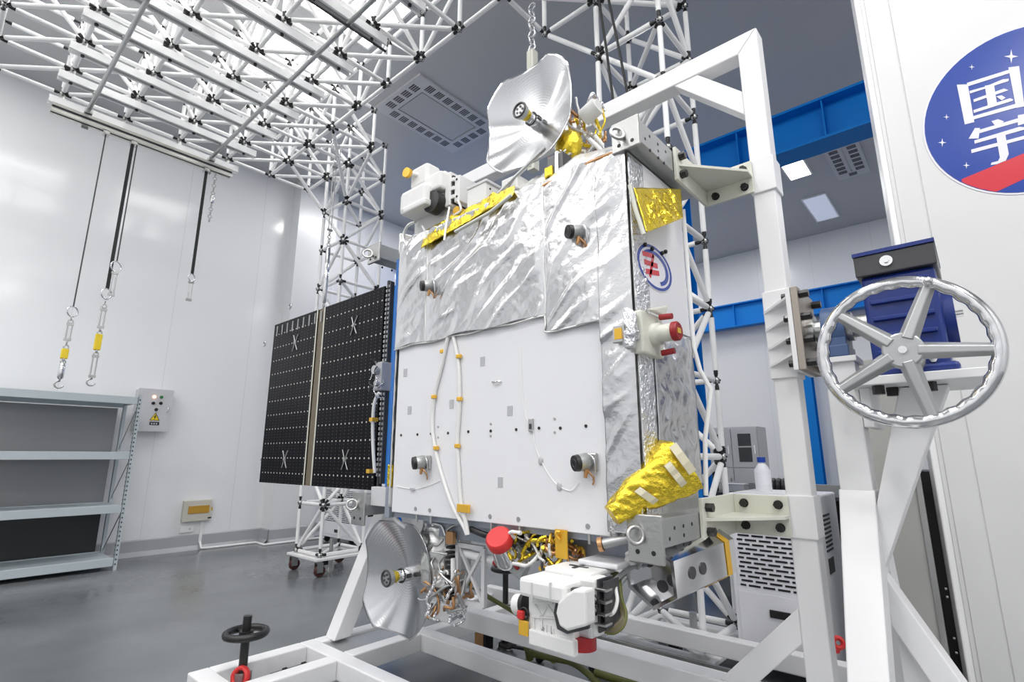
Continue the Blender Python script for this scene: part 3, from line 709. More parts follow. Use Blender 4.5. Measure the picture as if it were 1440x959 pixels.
# white radiator panel with marks
pan = obj('radiator_panel', MB().prism([(-2.252, YF-.004, 1.082), (-1.004, YF-.004, 1.082), (-1.004, YF-.004, 1.86), (-1.25, YF-.004, 1.86), (-1.25, YF-.004, 1.925), (-2.252, YF-.004, 1.925)], (0, .022, 0)), 'radiator', sat, bev=.003)
def disc(mb, p, r, h=.002, n=12): return mb.cyl(p+V((0, h, 0)), p-V((0, h, 0)), r, n=n)
q = MB()
for (px, py) in ((564, 612), (587, 611), (606, 610), (630, 609), (658.6, 607), (690, 606), (726, 604), (758, 602), (788, 602), (824, 599)):
    disc(q, F(px, py, .005), .0062)
obj('hole_row', q, 'black', pan)
q = MB()
for (px, py) in ((690, 596), (690, 613), (780, 589), (780, 608), (616, 600), (616, 615)): disc(q, F(px, py, .005), .005)
obj('screw', q, 'steel', pan)
for (px, py) in ((570, 524), (576, 577), (635, 568), (678.6, 508), (717, 577.6), (703.6, 678)):
    c = F(px, py, .005); w = .014
    obj('gray_patch', MB().bb(c.x-w, c.x+w, c.y-.0012, c.y+.001, c.z-.020, c.z+.020), 'tag', pan)
c = F(698, 537, .01); obj('clip', MB().path([c+V((-.022, .006, 0)), c+V((-.018, -.006, 0)), c+V((.018, -.006, 0)), c+V((.022, .006, 0))], .0042, 8), 'chrome', pan)
c = F(747, 598, .008); obj('connector', MB().bb(c.x-.011, c.x+.011, c.y-.006, c.y+.006, c.z-.026, c.z+.026), 'steel', pan, bev=.002)
obj('connector_window', MB().bb(c.x-.006, c.x+.006, c.y-.0075, c.y-.0055, c.z-.016, c.z+.006), 'bench', pan)
for (px, py) in ((760, 648), (786, 684)):
    c = F(px, py, .008); obj('sensor_pad', MB().sphere(c, .014, 12, 6, sc3=(.8, .3, 1.2)), 'tag', pan)
obj('thin_wire', MB().path([F(*p, .008) for p in ((750, 605), (752, 625), (762, 650), (775, 672), (787, 684), (803, 690), (814, 678))], .0018, 6, sub=4), 'tube', pan)
obj('thin_wire', MB().path([F(*p, .008) for p in ((558, 684), (575, 687), (584, 688), (604, 682), (618, 676))], .0016, 6, sub=4), 'tube', pan)
c = F(580, 688, .008); obj('connector', MB().bb(c.x-.015, c.x+.015, c.y-.005, c.y+.005, c.z-.006, c.z+.006), 'tag', pan)
obj('thin_wire', MB().path([F(*p, .006) for p in ((732, 490), (734, 540), (738, 580), (746, 600))], .0016, 6, sub=4), 'tube', pan)
# two white sleeved cables with amber ties
ca = [(630, 474), (621, 515), (611, 556), (608, 600), (614, 640), (625, 680), (638, 715), (652, 740), (657, 752)]
cb = [(638, 474), (645, 515), (646, 570), (643, 620), (645, 660), (648, 705), (655, 735), (658, 752)]
for pts, ties in ((ca, ((622, 494), (610, 558), (613, 630))), (cb, ((645, 501), (646, 561), (643, 627)))):
    cc = obj('sleeved_cable', MB().path([F(*p, .013) for p in pts], .0095, 10, sub=5), 'foil_soft' if 0 else 'whitebox', sat)
    for p in ties:
        a = F(*p, .018); obj('cable_tie', MB().bb(a.x-.0125, a.x+.0125, a.y-.008, a.y+.010, a.z-.009, a.z+.009), 'kapton', cc, bev=.003)
c = F(650, 715, .03); obj('amber_patch', MB().bb(c.x-.038, c.x+.040, c.y+.002, c.y+.010, c.z-.017, c.z+.017), 'kapton', sat, bev=.002)
# four thrusters
for (px, py, s) in ((803, 326, 1.), (596, 402, .95), (585, 651, 1.05), (813, 651, 1.05)):
    c = F(px, py, .055); ax = V((-.42, -.88, -.10)).normalized()
    th = obj('thruster', MB().rings([(c, .028*s, ax), (c-ax*.035, .031*s, ax), (c-ax*.04, .024*s, ax), (c-ax*.07, .024*s, ax)], 20), 'gray_alu', sat)
    obj('nozzle', MB().rings([(c+ax*.016, .027*s, ax), (c, .029*s, ax)], 20), 'black', th)
    obj('nozzle_throat', MB().torus(c+ax*.016, ax, .014, .002, 20, 6), 'wire', th)
    obj('flange', MB().bb(c.x+.005, c.x+.055, YF-.02, YF-.008, c.z-.03, c.z+.035), 'steel', th, bev=.004)
    obj('valve', MB().cyl(c+V((.022, .02, -.022)), c+V((.018, .015, -.052)), .010, .006, n=10).path([c+V((.03, .02, -.03)), c+V((.045, .03, -.055)), c+V((.03, .045, -.075))], .0035, 6, sub=3), 'copper', th)
    obj('bracket_wire', MB().path([c+V((.03, .03, .03)), c+V((.055, .02, .01)), c+V((.05, .03, -.04)), c+V((.03, .045, -.06))], .003, 6, sub=4), 'chrome', th)
c = F(872, 470, .034)
ss = obj('sun_sensor', MB().bb(c.x-.024, c.x+.024, c.y-.012, c.y+.004, c.z-.032, c.z+.032), 'steel', sat, bev=.003)
obj('sensor_window', MB().bb(c.x-.015, c.x+.015, c.y-.0145, c.y-.011, c.z-.02, c.z+.02), 'kapton', ss)
# right hand side
def foil_sheet(fn, nu, nv, amp, fs, seed, nrm):
    nrm = V(nrm)
    def g(u, v):
        p = fn(u, v); e = min(u, 1-u, v, 1-v)*6; e = max(0.15, min(1, e))
        n = noise.noise(p*fs+V((seed, 0, 0)))*.6+(.5-abs(noise.noise(p*fs*1.9+V((0, seed, 0)))))*.8
        return p+nrm*amp*e*n
    return MB().grid(g, nu, nv)
def side(u, v, y0, y1, z0, z1, dx): return V((SX1+dx, y0+(y1-y0)*u, z0+(z1-z0)*v))
obj('side_blanket', foil_sheet(lambda u, v: side(u, v, YF-.01, YF+.10, 1.10, SZ1-.03, .012), 16, 170, .010, 30, 3, (1, 0, 0)), 'foil_fine', sat, solid=.002)
obj('side_blanket', foil_sheet(lambda u, v: side(u, v, YF+.10, YR, 1.25, 1.83, .016), 40, 60, .030, 8, 5, (1, 0, 0)), 'foil', sat, solid=.002)
obj('side_panel', MB().bb(SX1, SX1+.014, YF+.10, YR, 1.84, SZ1-.02), 'radiator', sat, bev=.002)
obj('edge_trim', MB().path([(SX1+.02, YR+.01, 2.42), (SX1+.02, YR+.01, 1.80), (SX1+.035, YR+.02, 1.70), (SX1+.07, YR+.03, 1.62), (SX1+.03, YR+.03, 1.42), (SX1+.02, YR+.02, 1.2)], .010, 8), 'tube', sat)
# sticker on the side panel: a blue ringed oval with a red swoosh
def oval(cy, cz, ry, rz, x, n=36, tilt=0.):
    return [V((x, cy+ry*math.cos(t)*1., cz+rz*math.sin(t)+tilt*ry*math.cos(t))) for t in [2*math.pi*i/n for i in range(n)]]
scy, scz = S(916, 378).y, S(916, 378).z
st = obj('mission_sticker', MB().prism(oval(scy, scz, .150, .092, SX1+.0145), (.0015, 0, 0)), 'signwhite', sat)
def ringpoly(mb, cy, cz, ry, rz, w, x, a0, a1, n=30):
    vs = []; fs = []
    for i in range(n+1):
        t = a0+(a1-a0)*i/n
        for k in (1, 1-w): vs.append(V((x, cy+ry*k*math.cos(t), cz+rz*k*math.sin(t))))
    for i in range(n): fs.append((2*i, 2*i+1, 2*i+3, 2*i+2))
    return mb.add(vs, fs)
obj('sticker_ring', ringpoly(ringpoly(MB(), scy, scz, .145, .088, .12, SX1+.0170, 0, 2*math.pi), scy, scz, .115, .068, .22, SX1+.0170, -1.2, 2.6), 'signblue', st)
q = MB()
for (y0, z0, y1, z1, w) in ((-.10, .03, -.01, .045, .018), (-.09, .0, .02, .012, .02), (-.08, -.035, .03, -.015, .02), (-.01, .05, -.05, -.05, .016)):
    q.beam((SX1+.0170, scy+y0, scz+z0), (SX1+.0170, scy+y1, scz+z1), .001, w)
obj('sticker_swoosh', q, 'signred', st)
for (px, py) in ((907, 344), (917, 350), (931, 356), (936, 354)):
    c = S(px, py, .02); obj('screw', MB().sphere(c, .009, 8, 5), 'bolt', sat)
# star sensor with red caps on the side
c = S(936, 468, .085)
sn = obj('side_sensor', MB().rings([(c+V((-.10, 0, 0)), .052, (1, 0, 0)), (c+V((-.02, 0, 0)), .052, (1, 0, 0)), (c+V((-.02, 0, 0)), .040, (1, 0, 0)), (c+V((.045, 0, 0)), .040, (1, 0, 0))], 24), 'cream', sat)
obj('sensor_mount', MB().bb(c.x-.10, c.x-.05, c.y-.11, c.y+.10, c.z-.10, c.z+.10).prism([(c.x-.05, c.y-.09, c.z+.10), (c.x-.05, c.y+.10, c.z+.10), (c.x-.05, c.y+.14, c.z+.17)], (.02, 0, 0)), 'cream', sn, bev=.01)
obj('red_cap', MB().rings([(c+V((.045, 0, 0)), .044, (1, 0, 0)), (c+V((.066, 0, 0)), .044, (1, 0, 0)), (c+V((.072, 0, 0)), .038, (1, 0, 0))], 24), 'darkred', sn)
obj('cap_mark', MB().bb(c.x+.072, c.x+.074, c.y-.02, c.y+.015, c.z-.012, c.z+.012), 'kapton', sn)
for dz in (.085, -.085):
    obj('red_plug', MB().cyl(c+V((-.03, .03, dz)), c+V((.03, .03, dz*.95)), .014), 'darkred', sn)
mb = MB().sphere(c+V((-.075, -.11, 0)), 1, 20, 14, sc3=(.025, .035, .075)); mb.v = [p+V((noise.noise(p*30), noise.noise(p*30+V((5, 0, 0))), noise.noise(p*30+V((0, 5, 0)))))*.028 for p in mb.v]
obj('sensor_foil', mb, 'foil_fine', sat)
sn.scale = (.78, .78, .78)
# gold foil on the upper right corner
g0, g1, g2, g3 = onx(891, 264, -.835), onx(957, 266, -.80), onx(960, 307, -.77), onx(909, 327, -.80)
def quadf(a, b, c, d): return lambda u, v: (a*(1-u)+b*u)*(1-v)+(d*(1-u)+c*u)*v
obj('gold_blanket', foil_sheet(quadf(g0, g1, g2, g3), 40, 26, .020, 26, 2, (.8, -.6, 0)), 'gold', sat, solid=.003)
obj('gold_blanket_strip', MB().path([g0+V((-.01, -.01, .01)), (g0+g3)/2+V((-.012, -.01, 0)), g3+V((-.005, -.01, -.01))], .009, 6), 'cream', sat)
# gold wrapped baffle at the lower right
a, b = ony(860, 724, 1.585), ony(952, 652, 1.78)
ax = (b-a).normalized(); n_ = 26; rr = []
n_ = 44
for i in range(n_+1):
    t = i/n_; rr.append((a.lerp(b, t), .034+.080*min(1, t*1.1), ax))
mb = MB().rings(rr, 48, True, True)
def squarish(p):
    q = a+ax*((p-a).dot(ax)); v = p-q
    if v.length < .005: return p
    e1_ = ax.cross(V((0, 0, 1))).normalized(); e2_ = e1_.cross(ax); x_, y_ = v.dot(e1_), v.dot(e2_)
    k_ = v.length/((abs(x_)**4+abs(y_)**4)**.25)
    return q+(e1_*x_*.80+e2_*y_*.92)*k_*.92
mb.v = [squarish(p) for p in mb.v]
mb.v = [p+(p-(a+ax*((p-a).dot(ax)))).normalized()*(.005*noise.noise(p*17)+.016*(.45-abs(noise.noise(V((p.x*18, p.y*18, p.z*40)))))) if (p-(a+ax*((p-a).dot(ax)))).length > .01 else p for p in mb.v]
gbf = obj('gold_baffle', mb, 'gold', sat, fixn=True)
for (p_, q_, w) in (((896, 688), (922, 706), .026), ((938, 652), (962, 682), .026), ((946, 626), (974, 664), .030)):
    pa, pb = ony(*p_, 1.60), ony(*q_, 1.62)
    dv = CAM-pa
    # lay the strip on the wrapped surface: push it towards the baffle axis until it touches
    def surf(P):
        v = P-a; q = a+ax*v.dot(ax); return q
    pts = [pa.lerp(pb, k/6) for k in range(7)]
    out = []
    for P in pts:
        dd = (P-CAM).normalized(); best = P; bd = 9
        for k in range(80):
            X = P+dd*(k*.005-.05); v = X-a; rr_ = (v-ax*v.dot(ax)).length; tt = v.dot(ax)/(b-a).length
            if abs(rr_-(.038+.074*min(1, max(0, tt)*1.1))) < bd and (best is P or bd > .006): bd = abs(rr_-(.038+.074*min(1, max(0, tt)*1.1))); best = X
        out.append(best)
    vs_ = []
    for P in out: vs_ += [P-ax*w/2, P+ax*w/2]
    obj('baffle_tape', MB().add(vs_, [(2*k, 2*k+1, 2*k+3, 2*k+2) for k in range(6)]), 'paletape', gbf, solid=.004)
obj('baffle_bracket', MB().cyl(ony(848, 765, 1.62), ony(885, 757, 1.66), .016, n=14), 'gray_alu', sat)
obj('baffle_plug', MB().cyl(ony(848, 765, 1.62), ony(842, 766, 1.615), .024, n=16), 'copper', sat)
obj('crinkle_strut', MB().path([ony(866, 722, 1.63), ony(864, 740, 1.64), ony(866, 758, 1.66)], .016, 8, sub=3), 'foil_fine', sat)
# ---------------- top deck
obj('top_blanket', foil_sheet(lambda u, v: V((-1.28+.41*u, YF-.01+.45*v, SZ1-.01+.150*(1-(1-min(1, v/.35))**2)*(1-.5*max(0, v-.5))*(.45+.55*math.sin(math.pi*min(1, u*.8+.15))))), 40, 30, .028, 9, 4, (0, -.3, 1)), 'foil_soft', sat, solid=.002)
obj('top_edge_strip', MB().path([(-1.265, YF-.012, SZ1-.012), (-1.1, YF-.014, SZ1+.0), (-.95, YF-.012, SZ1+.004), (-.88, YF-.008, SZ1)], .009, 6, sub=4), 'copper', sat)
obj('top_deck', foil_sheet(lambda u, v: V((SX0+.02+.97*u, YF+.01+.44*v, SZ1+.012)), 60, 26, .012, 12, 6, (0, 0, 1)), 'foil_soft', sat, solid=.002)
obj('gold_edge', foil_sheet(quadf(F(592, 350, .040), F(722, 274, .040), F(724, 261, .0), F(600, 323, .0)), 70, 18, .034, 17, 9, (0, -.6, .8)), 'gold', sat, solid=.003)
obj('gold_edge_strip', MB().path([F(640, 326, .058), F(690, 298, .058), F(719, 274, .055)], .008, 6), 'cream', sat)
obj('gold_edge_strip', MB().path([F(625, 338, .062), F(628, 312, .05), F(632, 292, .02)], .006, 6), 'foil_soft', sat)
# corner wrinkles at the upper left
obj('corner_foil', foil_sheet(lambda u, v: V((SX0-.012+.09*u, YF-.012+.18*v*u, SZ1-.05+.12*v)), 16, 14, .03, 20, 12, (-.5, -.7, .4)), 'foil_soft', sat, solid=.002)
# white laser terminal (upper left): boxes with rounded edges
def ubox(name, x0, x1, y0, y1, z0, z1, m, parent, bev=.01, R=None, label=None):
    c = ((x0+x1)/2, (y0+y1)/2, (z0+z1)/2)
    return obj(name, MB().box(c, (x1-x0, y1-y0, z1-z0), R), m, parent, bev=bev, label=label)
def pbox(name, p0, p1, yf, dep, m, parent, bev=.008):
    # box whose front face, seen from the room, spans the two picture corners at depth yf
    mx, my = (p0[0]+p1[0])/2, (p0[1]+p1[1])/2
    x0, x1 = ony(p0[0], my, yf).x, ony(p1[0], my, yf).x
    z1, z0 = ony(mx, p0[1], yf).z, ony(mx, p1[1], yf).z
    return obj(name, MB().bb(x0, x1, yf, yf+dep, z0, z1), m, parent, bev=bev)
tY = 1.66
term = pbox('optical_terminal', (592, 247), (624, 291), tY, .17, 'whitebox', sat, .012)
pbox('terminal_base', (583, 292), (629, 326), tY+.02, .16, 'whitebox', term, .006)
pbox('base_foot', (579, 318), (634, 332), tY+.01, .17, 'lightgray', term, .006)
pbox('terminal_head', (561, 262), (598, 294), tY-.09, .13, 'whitebox', term, .026)
pbox('head_top', (577, 233), (600, 262), tY-.04, .10, 'whitebox', term, .018)
pbox('head_cover', (596, 244), (619, 268), tY-.05, .06, 'whitebox', term, .014)
pbox('head_lip', (566, 284), (597, 293), tY-.10, .06, 'whitebox', term, .010)
c = ony(606, 283, tY-.06)
obj('dark_joint', MB().cyl(c+V((.0, 0, 0)), c+V((0.0, .05, 0)), .060, n=28), 'black', term)
c = ony(571, 242, tY-.09)
obj('orange_cap', MB().rings([(c+V((0, 0, 0)), .028, (.15, -1, 0)), (c+V((-.002, .02, 0)), .028, (.15, -1, 0))], 24), 'kapton', term)
obj('cap_stalk', MB().cyl(c+V((0, .02, 0)), c+V((.05, .07, -.01)), .013, n=12), 'whitebox', term)
for px in (599, 613):
    q0 = ony(px, 250, tY-.002); q1 = ony(px, 288, tY-.002)
    obj('seam_rib', MB().bb(q0.x-.004, q0.x+.004, tY-.006, tY+.002, q1.z, q0.z), 'whitebox', term)
pbox('dark_gap', (606, 282), (624, 292), tY-.004, .05, 'bench', term, .002)
fr = pbox('end_frame', (626, 243), (633, 289), tY-.01, .19, 'whitebox', term, .003)
pbox('frame_window', (634, 247), (637, 285), tY+.0, .16, 'black', term, .002)
for py in (250, 262, 274): pbox('frame_bar', (632.5, py), (638, py+5), tY-.006, .175, 'whitebox', fr, .002)
pbox('end_block', (639, 247), (646, 283), tY+.005, .16, 'whitebox', term, .004)
for py in (252, 276):
    c = ony(642, py, tY+.003); obj('screw', MB().cyl(c, c+V((0, .006, 0)), .007, n=8), 'black', term)
c = ony(641, 296, tY-.01); obj('gold_plug', MB().cyl(c, c+V((0, .05, 0)), .024, n=16), 'kapton', term)
obj('terminal_wire', MB().path([ony(*p, tY-.02) for p in ((644, 282), (648, 296), (634, 306), (622, 322), (626, 338))], .006, 8, sub=4), 'whitebox', term)
obj('terminal_wire', MB().path([ony(*p, tY-.02) for p in ((584, 312), (573, 318), (567, 334), (574, 346))], .008, 8, sub=4), 'foil_soft', term)
obj('terminal_wire', MB().path([ony(*p, tY-.03) for p in ((594, 318), (600, 332), (598, 344))], .006, 8, sub=4), 'whitebox', term)
# small white electronics box and a white wedge beside it
eb = pbox('electronics_box', (657, 259), (683, 287), 1.655, .16, 'whitebox', sat, .004)
pbox('box_lid', (656, 257), (684, 261), 1.650, .17, 'lightgray', eb, .003)
xe = ony(683, 273, 1.655).x; ze = ony(683, 273, 1.655).z
for (dy, dz) in ((.03, .04), (.13, .04), (.13, -.035)): obj('screw', MB().cyl((xe-.002, 1.655+dy, ze+dz), (xe+.002, 1.655+dy, ze+dz), .006, n=8), 'black', eb)
pbox('radome_wedge', (705, 249), (727, 268), 1.70, .12, 'whitebox', sat, .006)
obj('tent_foil', foil_sheet(quadf(V((-1.60, 1.66, SZ1+.02)), V((-1.28, 1.66, SZ1+.02)), V((-1.33, 1.86, SZ1+.22)), V((-1.45, 1.84, SZ1+.18))), 24, 20, .03, 14, 21, (0, -1, .3)), 'foil_soft', sat, solid=.002)
obj('deck_strut', MB().cyl((-1.68, 1.655, SZ1+.0), (-1.33, 1.74, SZ1+.25), .010, n=10), 'gray_alu', sat)
# ---------------- dishes
def dish(center, R, label_dummy, feedlen, tw):
    C = V(center); depth = .33*R; cc = R*math.cos(math.radians(29))
    nu, nv = 144, 26
    # local frame: z is the dish axis, pointing out towards -y in the room
    def rim(t):
        r = R
        for k in range(4):
            a = t-k*math.pi/2; c = math.cos(a)
            if c > .5: r = min(r, cc/c)
        return r
    def loc(u, v):
        t = 2*math.pi*u; r = .012+(rim(t)-.012)*v
        # room x = -local x ... keep it right handed: local (a,b,c) -> room (a, -c, b)
        return V((r*math.cos(t), r*math.sin(t), depth*(r/R)**2-depth))
    mb = MB(); vs = []
    for j in range(nv+1):
        for i in range(nu): vs.append(loc(i/nu, j/nv))
    fs = [(j*nu+i, j*nu+(i+1) % nu, (j+1)*nu+(i+1) % nu, (j+1)*nu+i) for j in range(nv) for i in range(nu)]
    mb.add(vs, fs, True)
    me_ = obj('dish_antenna', mb, 'dish', sat, origin=(0, 0, 0), fixn=False)
    me_.location = C-WLOC['satellite']; me_.rotation_euler = (math.radians(90), 0, 0)
    md = me_.modifiers.new('solid', 'SOLIDIFY'); md.thickness = .004; md.offset = -1
    me_['label'] = label_dummy
    WLOC[me_.name] = V((0, 0, 0))
    z0 = -depth
    obj('feed_horn', MB().rings([((0, 0, z0), .034, (0, 0, 1)), ((0, 0, z0+.05), .034, (0, 0, 1)), ((0, 0, z0+.05), .026, (0, 0, 1)), ((0, 0, z0+.08), .026, (0, 0, 1))], 24), 'chrome', me_)
    obj('feed_collar', MB().torus((0, 0, z0+.052), (0, 0, 1), .034, .004, 28, 6).box((.034, 0, z0+.03), (.012, .02, .03)).box((-.034, .0, z0+.03), (.012, .02, .03)), 'bench', me_)
    obj('gold_wrap', MB().rings([((0, 0, z0+.08), .024, (0, 0, 1)), ((0, 0, z0+.09), .031, (0, 0, 1)), ((0, 0, z0+.115), .028, (0, 0, 1)), ((0, 0, z0+.13), .032, (0, 0, 1))], 9), 'gold', me_)
    q = MB()
    for k in range(3):
        t = k*2.094+.4; q.cyl((.026*math.cos(t), .026*math.sin(t), z0+.13), (.030*math.cos(t), .030*math.sin(t), z0+feedlen-.02), .004, n=6)
    obj('feed_strut', q, 'chrome', me_)
    obj('subreflector', MB().rings([((0, 0, z0+feedlen-.022), .036, (0, 0, 1)), ((0, 0, z0+feedlen), .042, (0, 0, 1)), ((0, 0, z0+feedlen+.006), .042, (0, 0, 1))], 28), 'gray_alu', me_)
    obj('subreflector_rim', MB().torus((0, 0, z0+feedlen+.007), (0, 0, 1), .036, .006, 28, 6), 'bench', me_)
    q = MB()
    for k in range(5):
        t = k*1.2566; q.cyl((.018*math.cos(t), .018*math.sin(t), z0+feedlen+.006), (.018*math.cos(t), .018*math.sin(t), z0+feedlen+.010), .006, n=8)
    obj('subreflector_holes', q, 'bench', me_)
    obj('backing_hub', MB().rings([((0, 0, z0-.006), .05, (0, 0, -1)), ((0, 0, z0-.05), .045, (0, 0, -1)), ((0, 0, z0-.11), .03, (0, 0, -1))], 20), 'gray_alu', me_)
    return me_
dish((-1.46, 1.75, 3.001), .304, 'upper scalloped metal dish', .135, 0)
dish((-2.312, 1.72, .760), .300, 'lower scalloped metal dish', .135, 0)
# pointing gear behind the upper dish, wrapped in gold
mast = obj('dish_mast', MB().cyl((-1.30, 1.90, SZ1), (-1.30, 1.93, 2.78), .045, n=16).cyl((-1.46, 1.86, 2.98), (-1.46, 2.0, 2.98), .04).cyl((-1.30, 1.93, 2.78), (-1.46, 1.95, 2.98), .035), 'foil_soft', sat)
def bundle(name, n, c, ext, rad, mats, parent, seed, seg=4):
    rnd = random.Random(seed)
    for k, m in enumerate(mats):
        q = MB()
        for i in range(n):
            p = V(c)+V([rnd.uniform(-1, 1)*ext[j] for j in range(3)]); pts = [p]
            d = V([rnd.uniform(-1, 1) for _ in range(3)]).normalized()
            for s in range(seg):
                d = (d+V([rnd.uniform(-1, 1) for _ in range(3)])*.7).normalized()
                p = p+d*max(ext)*.42
                p = V([min(max(p[j], c[j]-ext[j]*1.15), c[j]+ext[j]*1.15) for j in range(3)]); pts.append(p)
            q.path(pts, rad*rnd.uniform(.6, 1.2), 6, sub=4)
        obj(name, q, m, parent)
bundle('wiring', 11, ony(820, 192, 1.97), (.075, .06, .15), .0085, ('gold', 'copper', 'whitebox', 'foil_fine'), sat, 3)
bundle('wiring', 6, ony(790, 236, 1.80), (.04, .04, .05), .005, ('copper', 'foil_fine', 'bench'), sat, 5)
c = ony(828, 160, 1.9)
obj('rotary_joint', MB().cyl(c+V((-.03, 0, -.01)), c+V((.05, .0, .02)), .042, n=20).cyl(c+V((.05, 0, .02)), c+V((.055, .0, .02)), .030, n=20), 'whitebox', sat)
c = ony(800, 205, 1.84); obj('gold_lump', MB().sphere(c, .07, 16, 10, sc3=(1, .8, 1.1)), 'gold', sat)
c = ony(783, 236, 1.72)
dm = obj('drive_module', MB().bb(c.x-.04, c.x+.05, c.y-.02, c.y+.08, c.z-.055, c.z+.055), 'bench', sat, bev=.004)
obj('gold_coil', MB().bb(c.x-.05, c.x-.005, c.y-.03, c.y+.02, c.z-.045, c.z+.005), 'gold', dm, bev=.006)
ubox('drive_plate', c.x+.012, c.x+.03, c.y-.03, c.y+.08, c.z-.06, c.z+.06, 'chrome', dm, .002)
obj('truss_strut', MB().cyl(ony(828, 195, 1.85), ony(846, 212, 1.9), .010, n=8).cyl(ony(846, 212, 1.9), ony(848, 236, 1.9), .010, n=8).cyl(ony(836, 190, 1.88), ony(848, 205, 1.92), .009, n=8), 'tube', sat)
# ---------------- underside
obj('lower_body', MB().bb(-2.12, -.93, 1.76, 2.08, .975, SZ0), 'bluegray', sat, bev=.004)
obj('bottom_flange', MB().bb(SX0+.02, -1.0, YF+.02, YR, SZ0-.022, SZ0), 'bluegray', sat)
for px, py in ((585, 728), (605, 730), (690, 740), (730, 745), (828, 757)):
    c = F(px, py, .0); obj('stud', MB().cyl((c.x, YF+.004, SZ0-.03), (c.x, YF+.004, SZ0+.035), .006, n=8).cyl((c.x, YF-.006, SZ0+.03), (c.x, YF+.01, SZ0+.03), .010, n=8), 'gray_alu', sat)
for a, b, r in (((606, 766), (712, 792), .019), ((606, 812), (642, 820), .018)):
    obj('white_rod', MB().cyl(ony(*a, 1.80), ony(*b, 1.80), r, n=14), 'tube', sat)
pz = ony(640, 790, 1.74)
obj('white_post', MB().cyl(ony(637, 785, 1.76), ony(637, 824, 1.76), .011, n=12), 'tube', sat)
p0 = ony(662, 808, 1.78)
q = MB(); w, h = .085, .12
for s in (-1, 1): q.bb(p0.x+s*w-.010, p0.x+s*w+.010, p0.y-.01, p0.y+.01, p0.z-h, p0.z+h)
for s in (-1, 1): q.bb(p0.x-w, p0.x+w, p0.y-.009, p0.y+.009, p0.z+s*h-.010, p0.z+s*h+.010)
q.beam(p0+V((-w, 0, -h)), p0+V((w, 0, h)), .014, .014, (0, 1, 0)).beam(p0+V((-w, .002, h)), p0+V((w, .002, -h)), .014, .014, (0, 1, 0))
xf = obj('cross_frame', q, 'lightgray', sat)
q = MB()
for k in range(11): q.bb(p0.x-w-.055, p0.x-w-.022, p0.y-.03, p0.y+.02, p0.z-h+.022*k, p0.z-h+.022*k+.011)
obj('connector_row', q, 'black', xf)
c = ony(634, 756, 1.74); obj('gold_sensor', MB().bb(c.x-.024, c.x+.024, c.y-.012, c.y+.012, c.z-.028, c.z+.028), 'copper', sat, bev=.004)
obj('lower_foil', foil_sheet(lambda u, v: V((-2.18+.18*u, 1.79-.03*math.sin(math.pi*u), .74+.32*v)), 20, 30, .05, 12, 31, (0, -1, 0)), 'foil_soft', sat, solid=.002)
obj('lower_module', MB().bb(-2.20, -2.04, 1.82, 2.0, .70, .975), 'gray_alu', sat, bev=.01)
bundle('wiring', 13, ony(622, 832, 1.77), (.13, .05, .09), .007, ('foil_fine', 'copper', 'gray_alu'), sat, 8)
bundle('wiring', 8, ony(625, 775, 1.78), (.10, .04, .11), .007, ('foil_soft', 'steel'), sat, 9)
obj('harness', MB().path([ony(662, 744, 1.66), ony(682, 752, 1.66), ony(700, 755, 1.70), ony(735, 752, 1.70)], .014, 8, sub=4), 'black', sat)
bundle('wiring', 9, ony(752, 770, 1.68), (.10, .05, .05), .0075, ('foil_fine', 'gold', 'whitebox', 'bench'), sat, 12)
bundle('wiring', 9, ony(788, 772, 1.68), (.055, .05, .06), .0075, ('gold', 'copper', 'kapton'), sat, 14)
c0, c1 = ony(793, 748, 1.655), ony(793, 800, 1.66)
obj('amber_tape', MB().bb(c0.x-.027, c0.x+.027, 1.636, 1.641, c0.z-.09, c0.z+.01), 'kapton', sat)
# camera head with the red cover
a, b = ony(701, 757, 1.60), ony(716, 786, 1.70)
ax = (b-a).normalized()
rc = obj('camera_head', MB().rings([(a+ax*.02, .046, ax), (a+ax*.09, .052, ax), (a+ax*.11, .058, ax), (a+ax*.13, .058, ax)], 24), 'chrome', sat)
obj('red_cover', MB().rings([(a-ax*.012, .045, ax), (a-ax*.006, .052, ax), (a+ax*.028, .052, ax)], 28), 'red', rc)
obj('camera_mount', MB().box(b+V((.03, .03, .0)), (.10, .05, .12), Euler((0, .5, .2)).to_matrix()), 'gray_alu', rc, bev=.006)
for s in (-1, 1): obj('red_stud', MB().sphere(b+V((.06*s, -.02, -.02)), .012, 8, 6), 'darkred', rc)
# lower white terminal
bY = 1.46
lt = pbox('optical_terminal', (743, 842), (806, 900), bY, .12, 'whitebox', sat, .006)
pbox('terminal_foot', (743, 893), (807, 916), bY-.012, .13, 'whitebox', lt, .005)
pbox('terminal_head', (729, 817), (794, 845), bY-.05, .16, 'whitebox', lt, .012)
for px in (748, 774):
    q0, q1 = ony(px, 819, bY-.05), ony(px, 843, bY-.05)
    obj('seam_rib', MB().bb(q0.x-.003, q0.x+.003, bY-.053, bY-.045, q1.z, q0.z), 'lightgray', lt)
pbox('head_step', (750, 812), (790, 818), bY+.0, .12, 'whitebox', lt, .006)
def LP_(px, py, dy=0.): return ony(px, py, bY-dy)
obj('round_cover', MB().prism([LP_(px, py, .075) for px, py in ((795, 836), (806, 829), (823, 830), (824, 881), (797, 888), (786, 881), (781, 862), (784, 847))], (0, .055, 0)), 'whitebox', lt, bev=.008)
obj('cover_ring', MB().prism([LP_(px, py, .018) for px, py in ((792, 834), (804, 826), (826, 827), (827, 885), (797, 892), (783, 885), (778, 862), (781, 845))], (0, .014, 0)), 'bench', lt, bev=.003)
obj('side_drum', MB().cyl(LP_(727, 850, -.04), LP_(741, 850, -.04), .034, n=22), 'whitebox', lt, bev=.006)
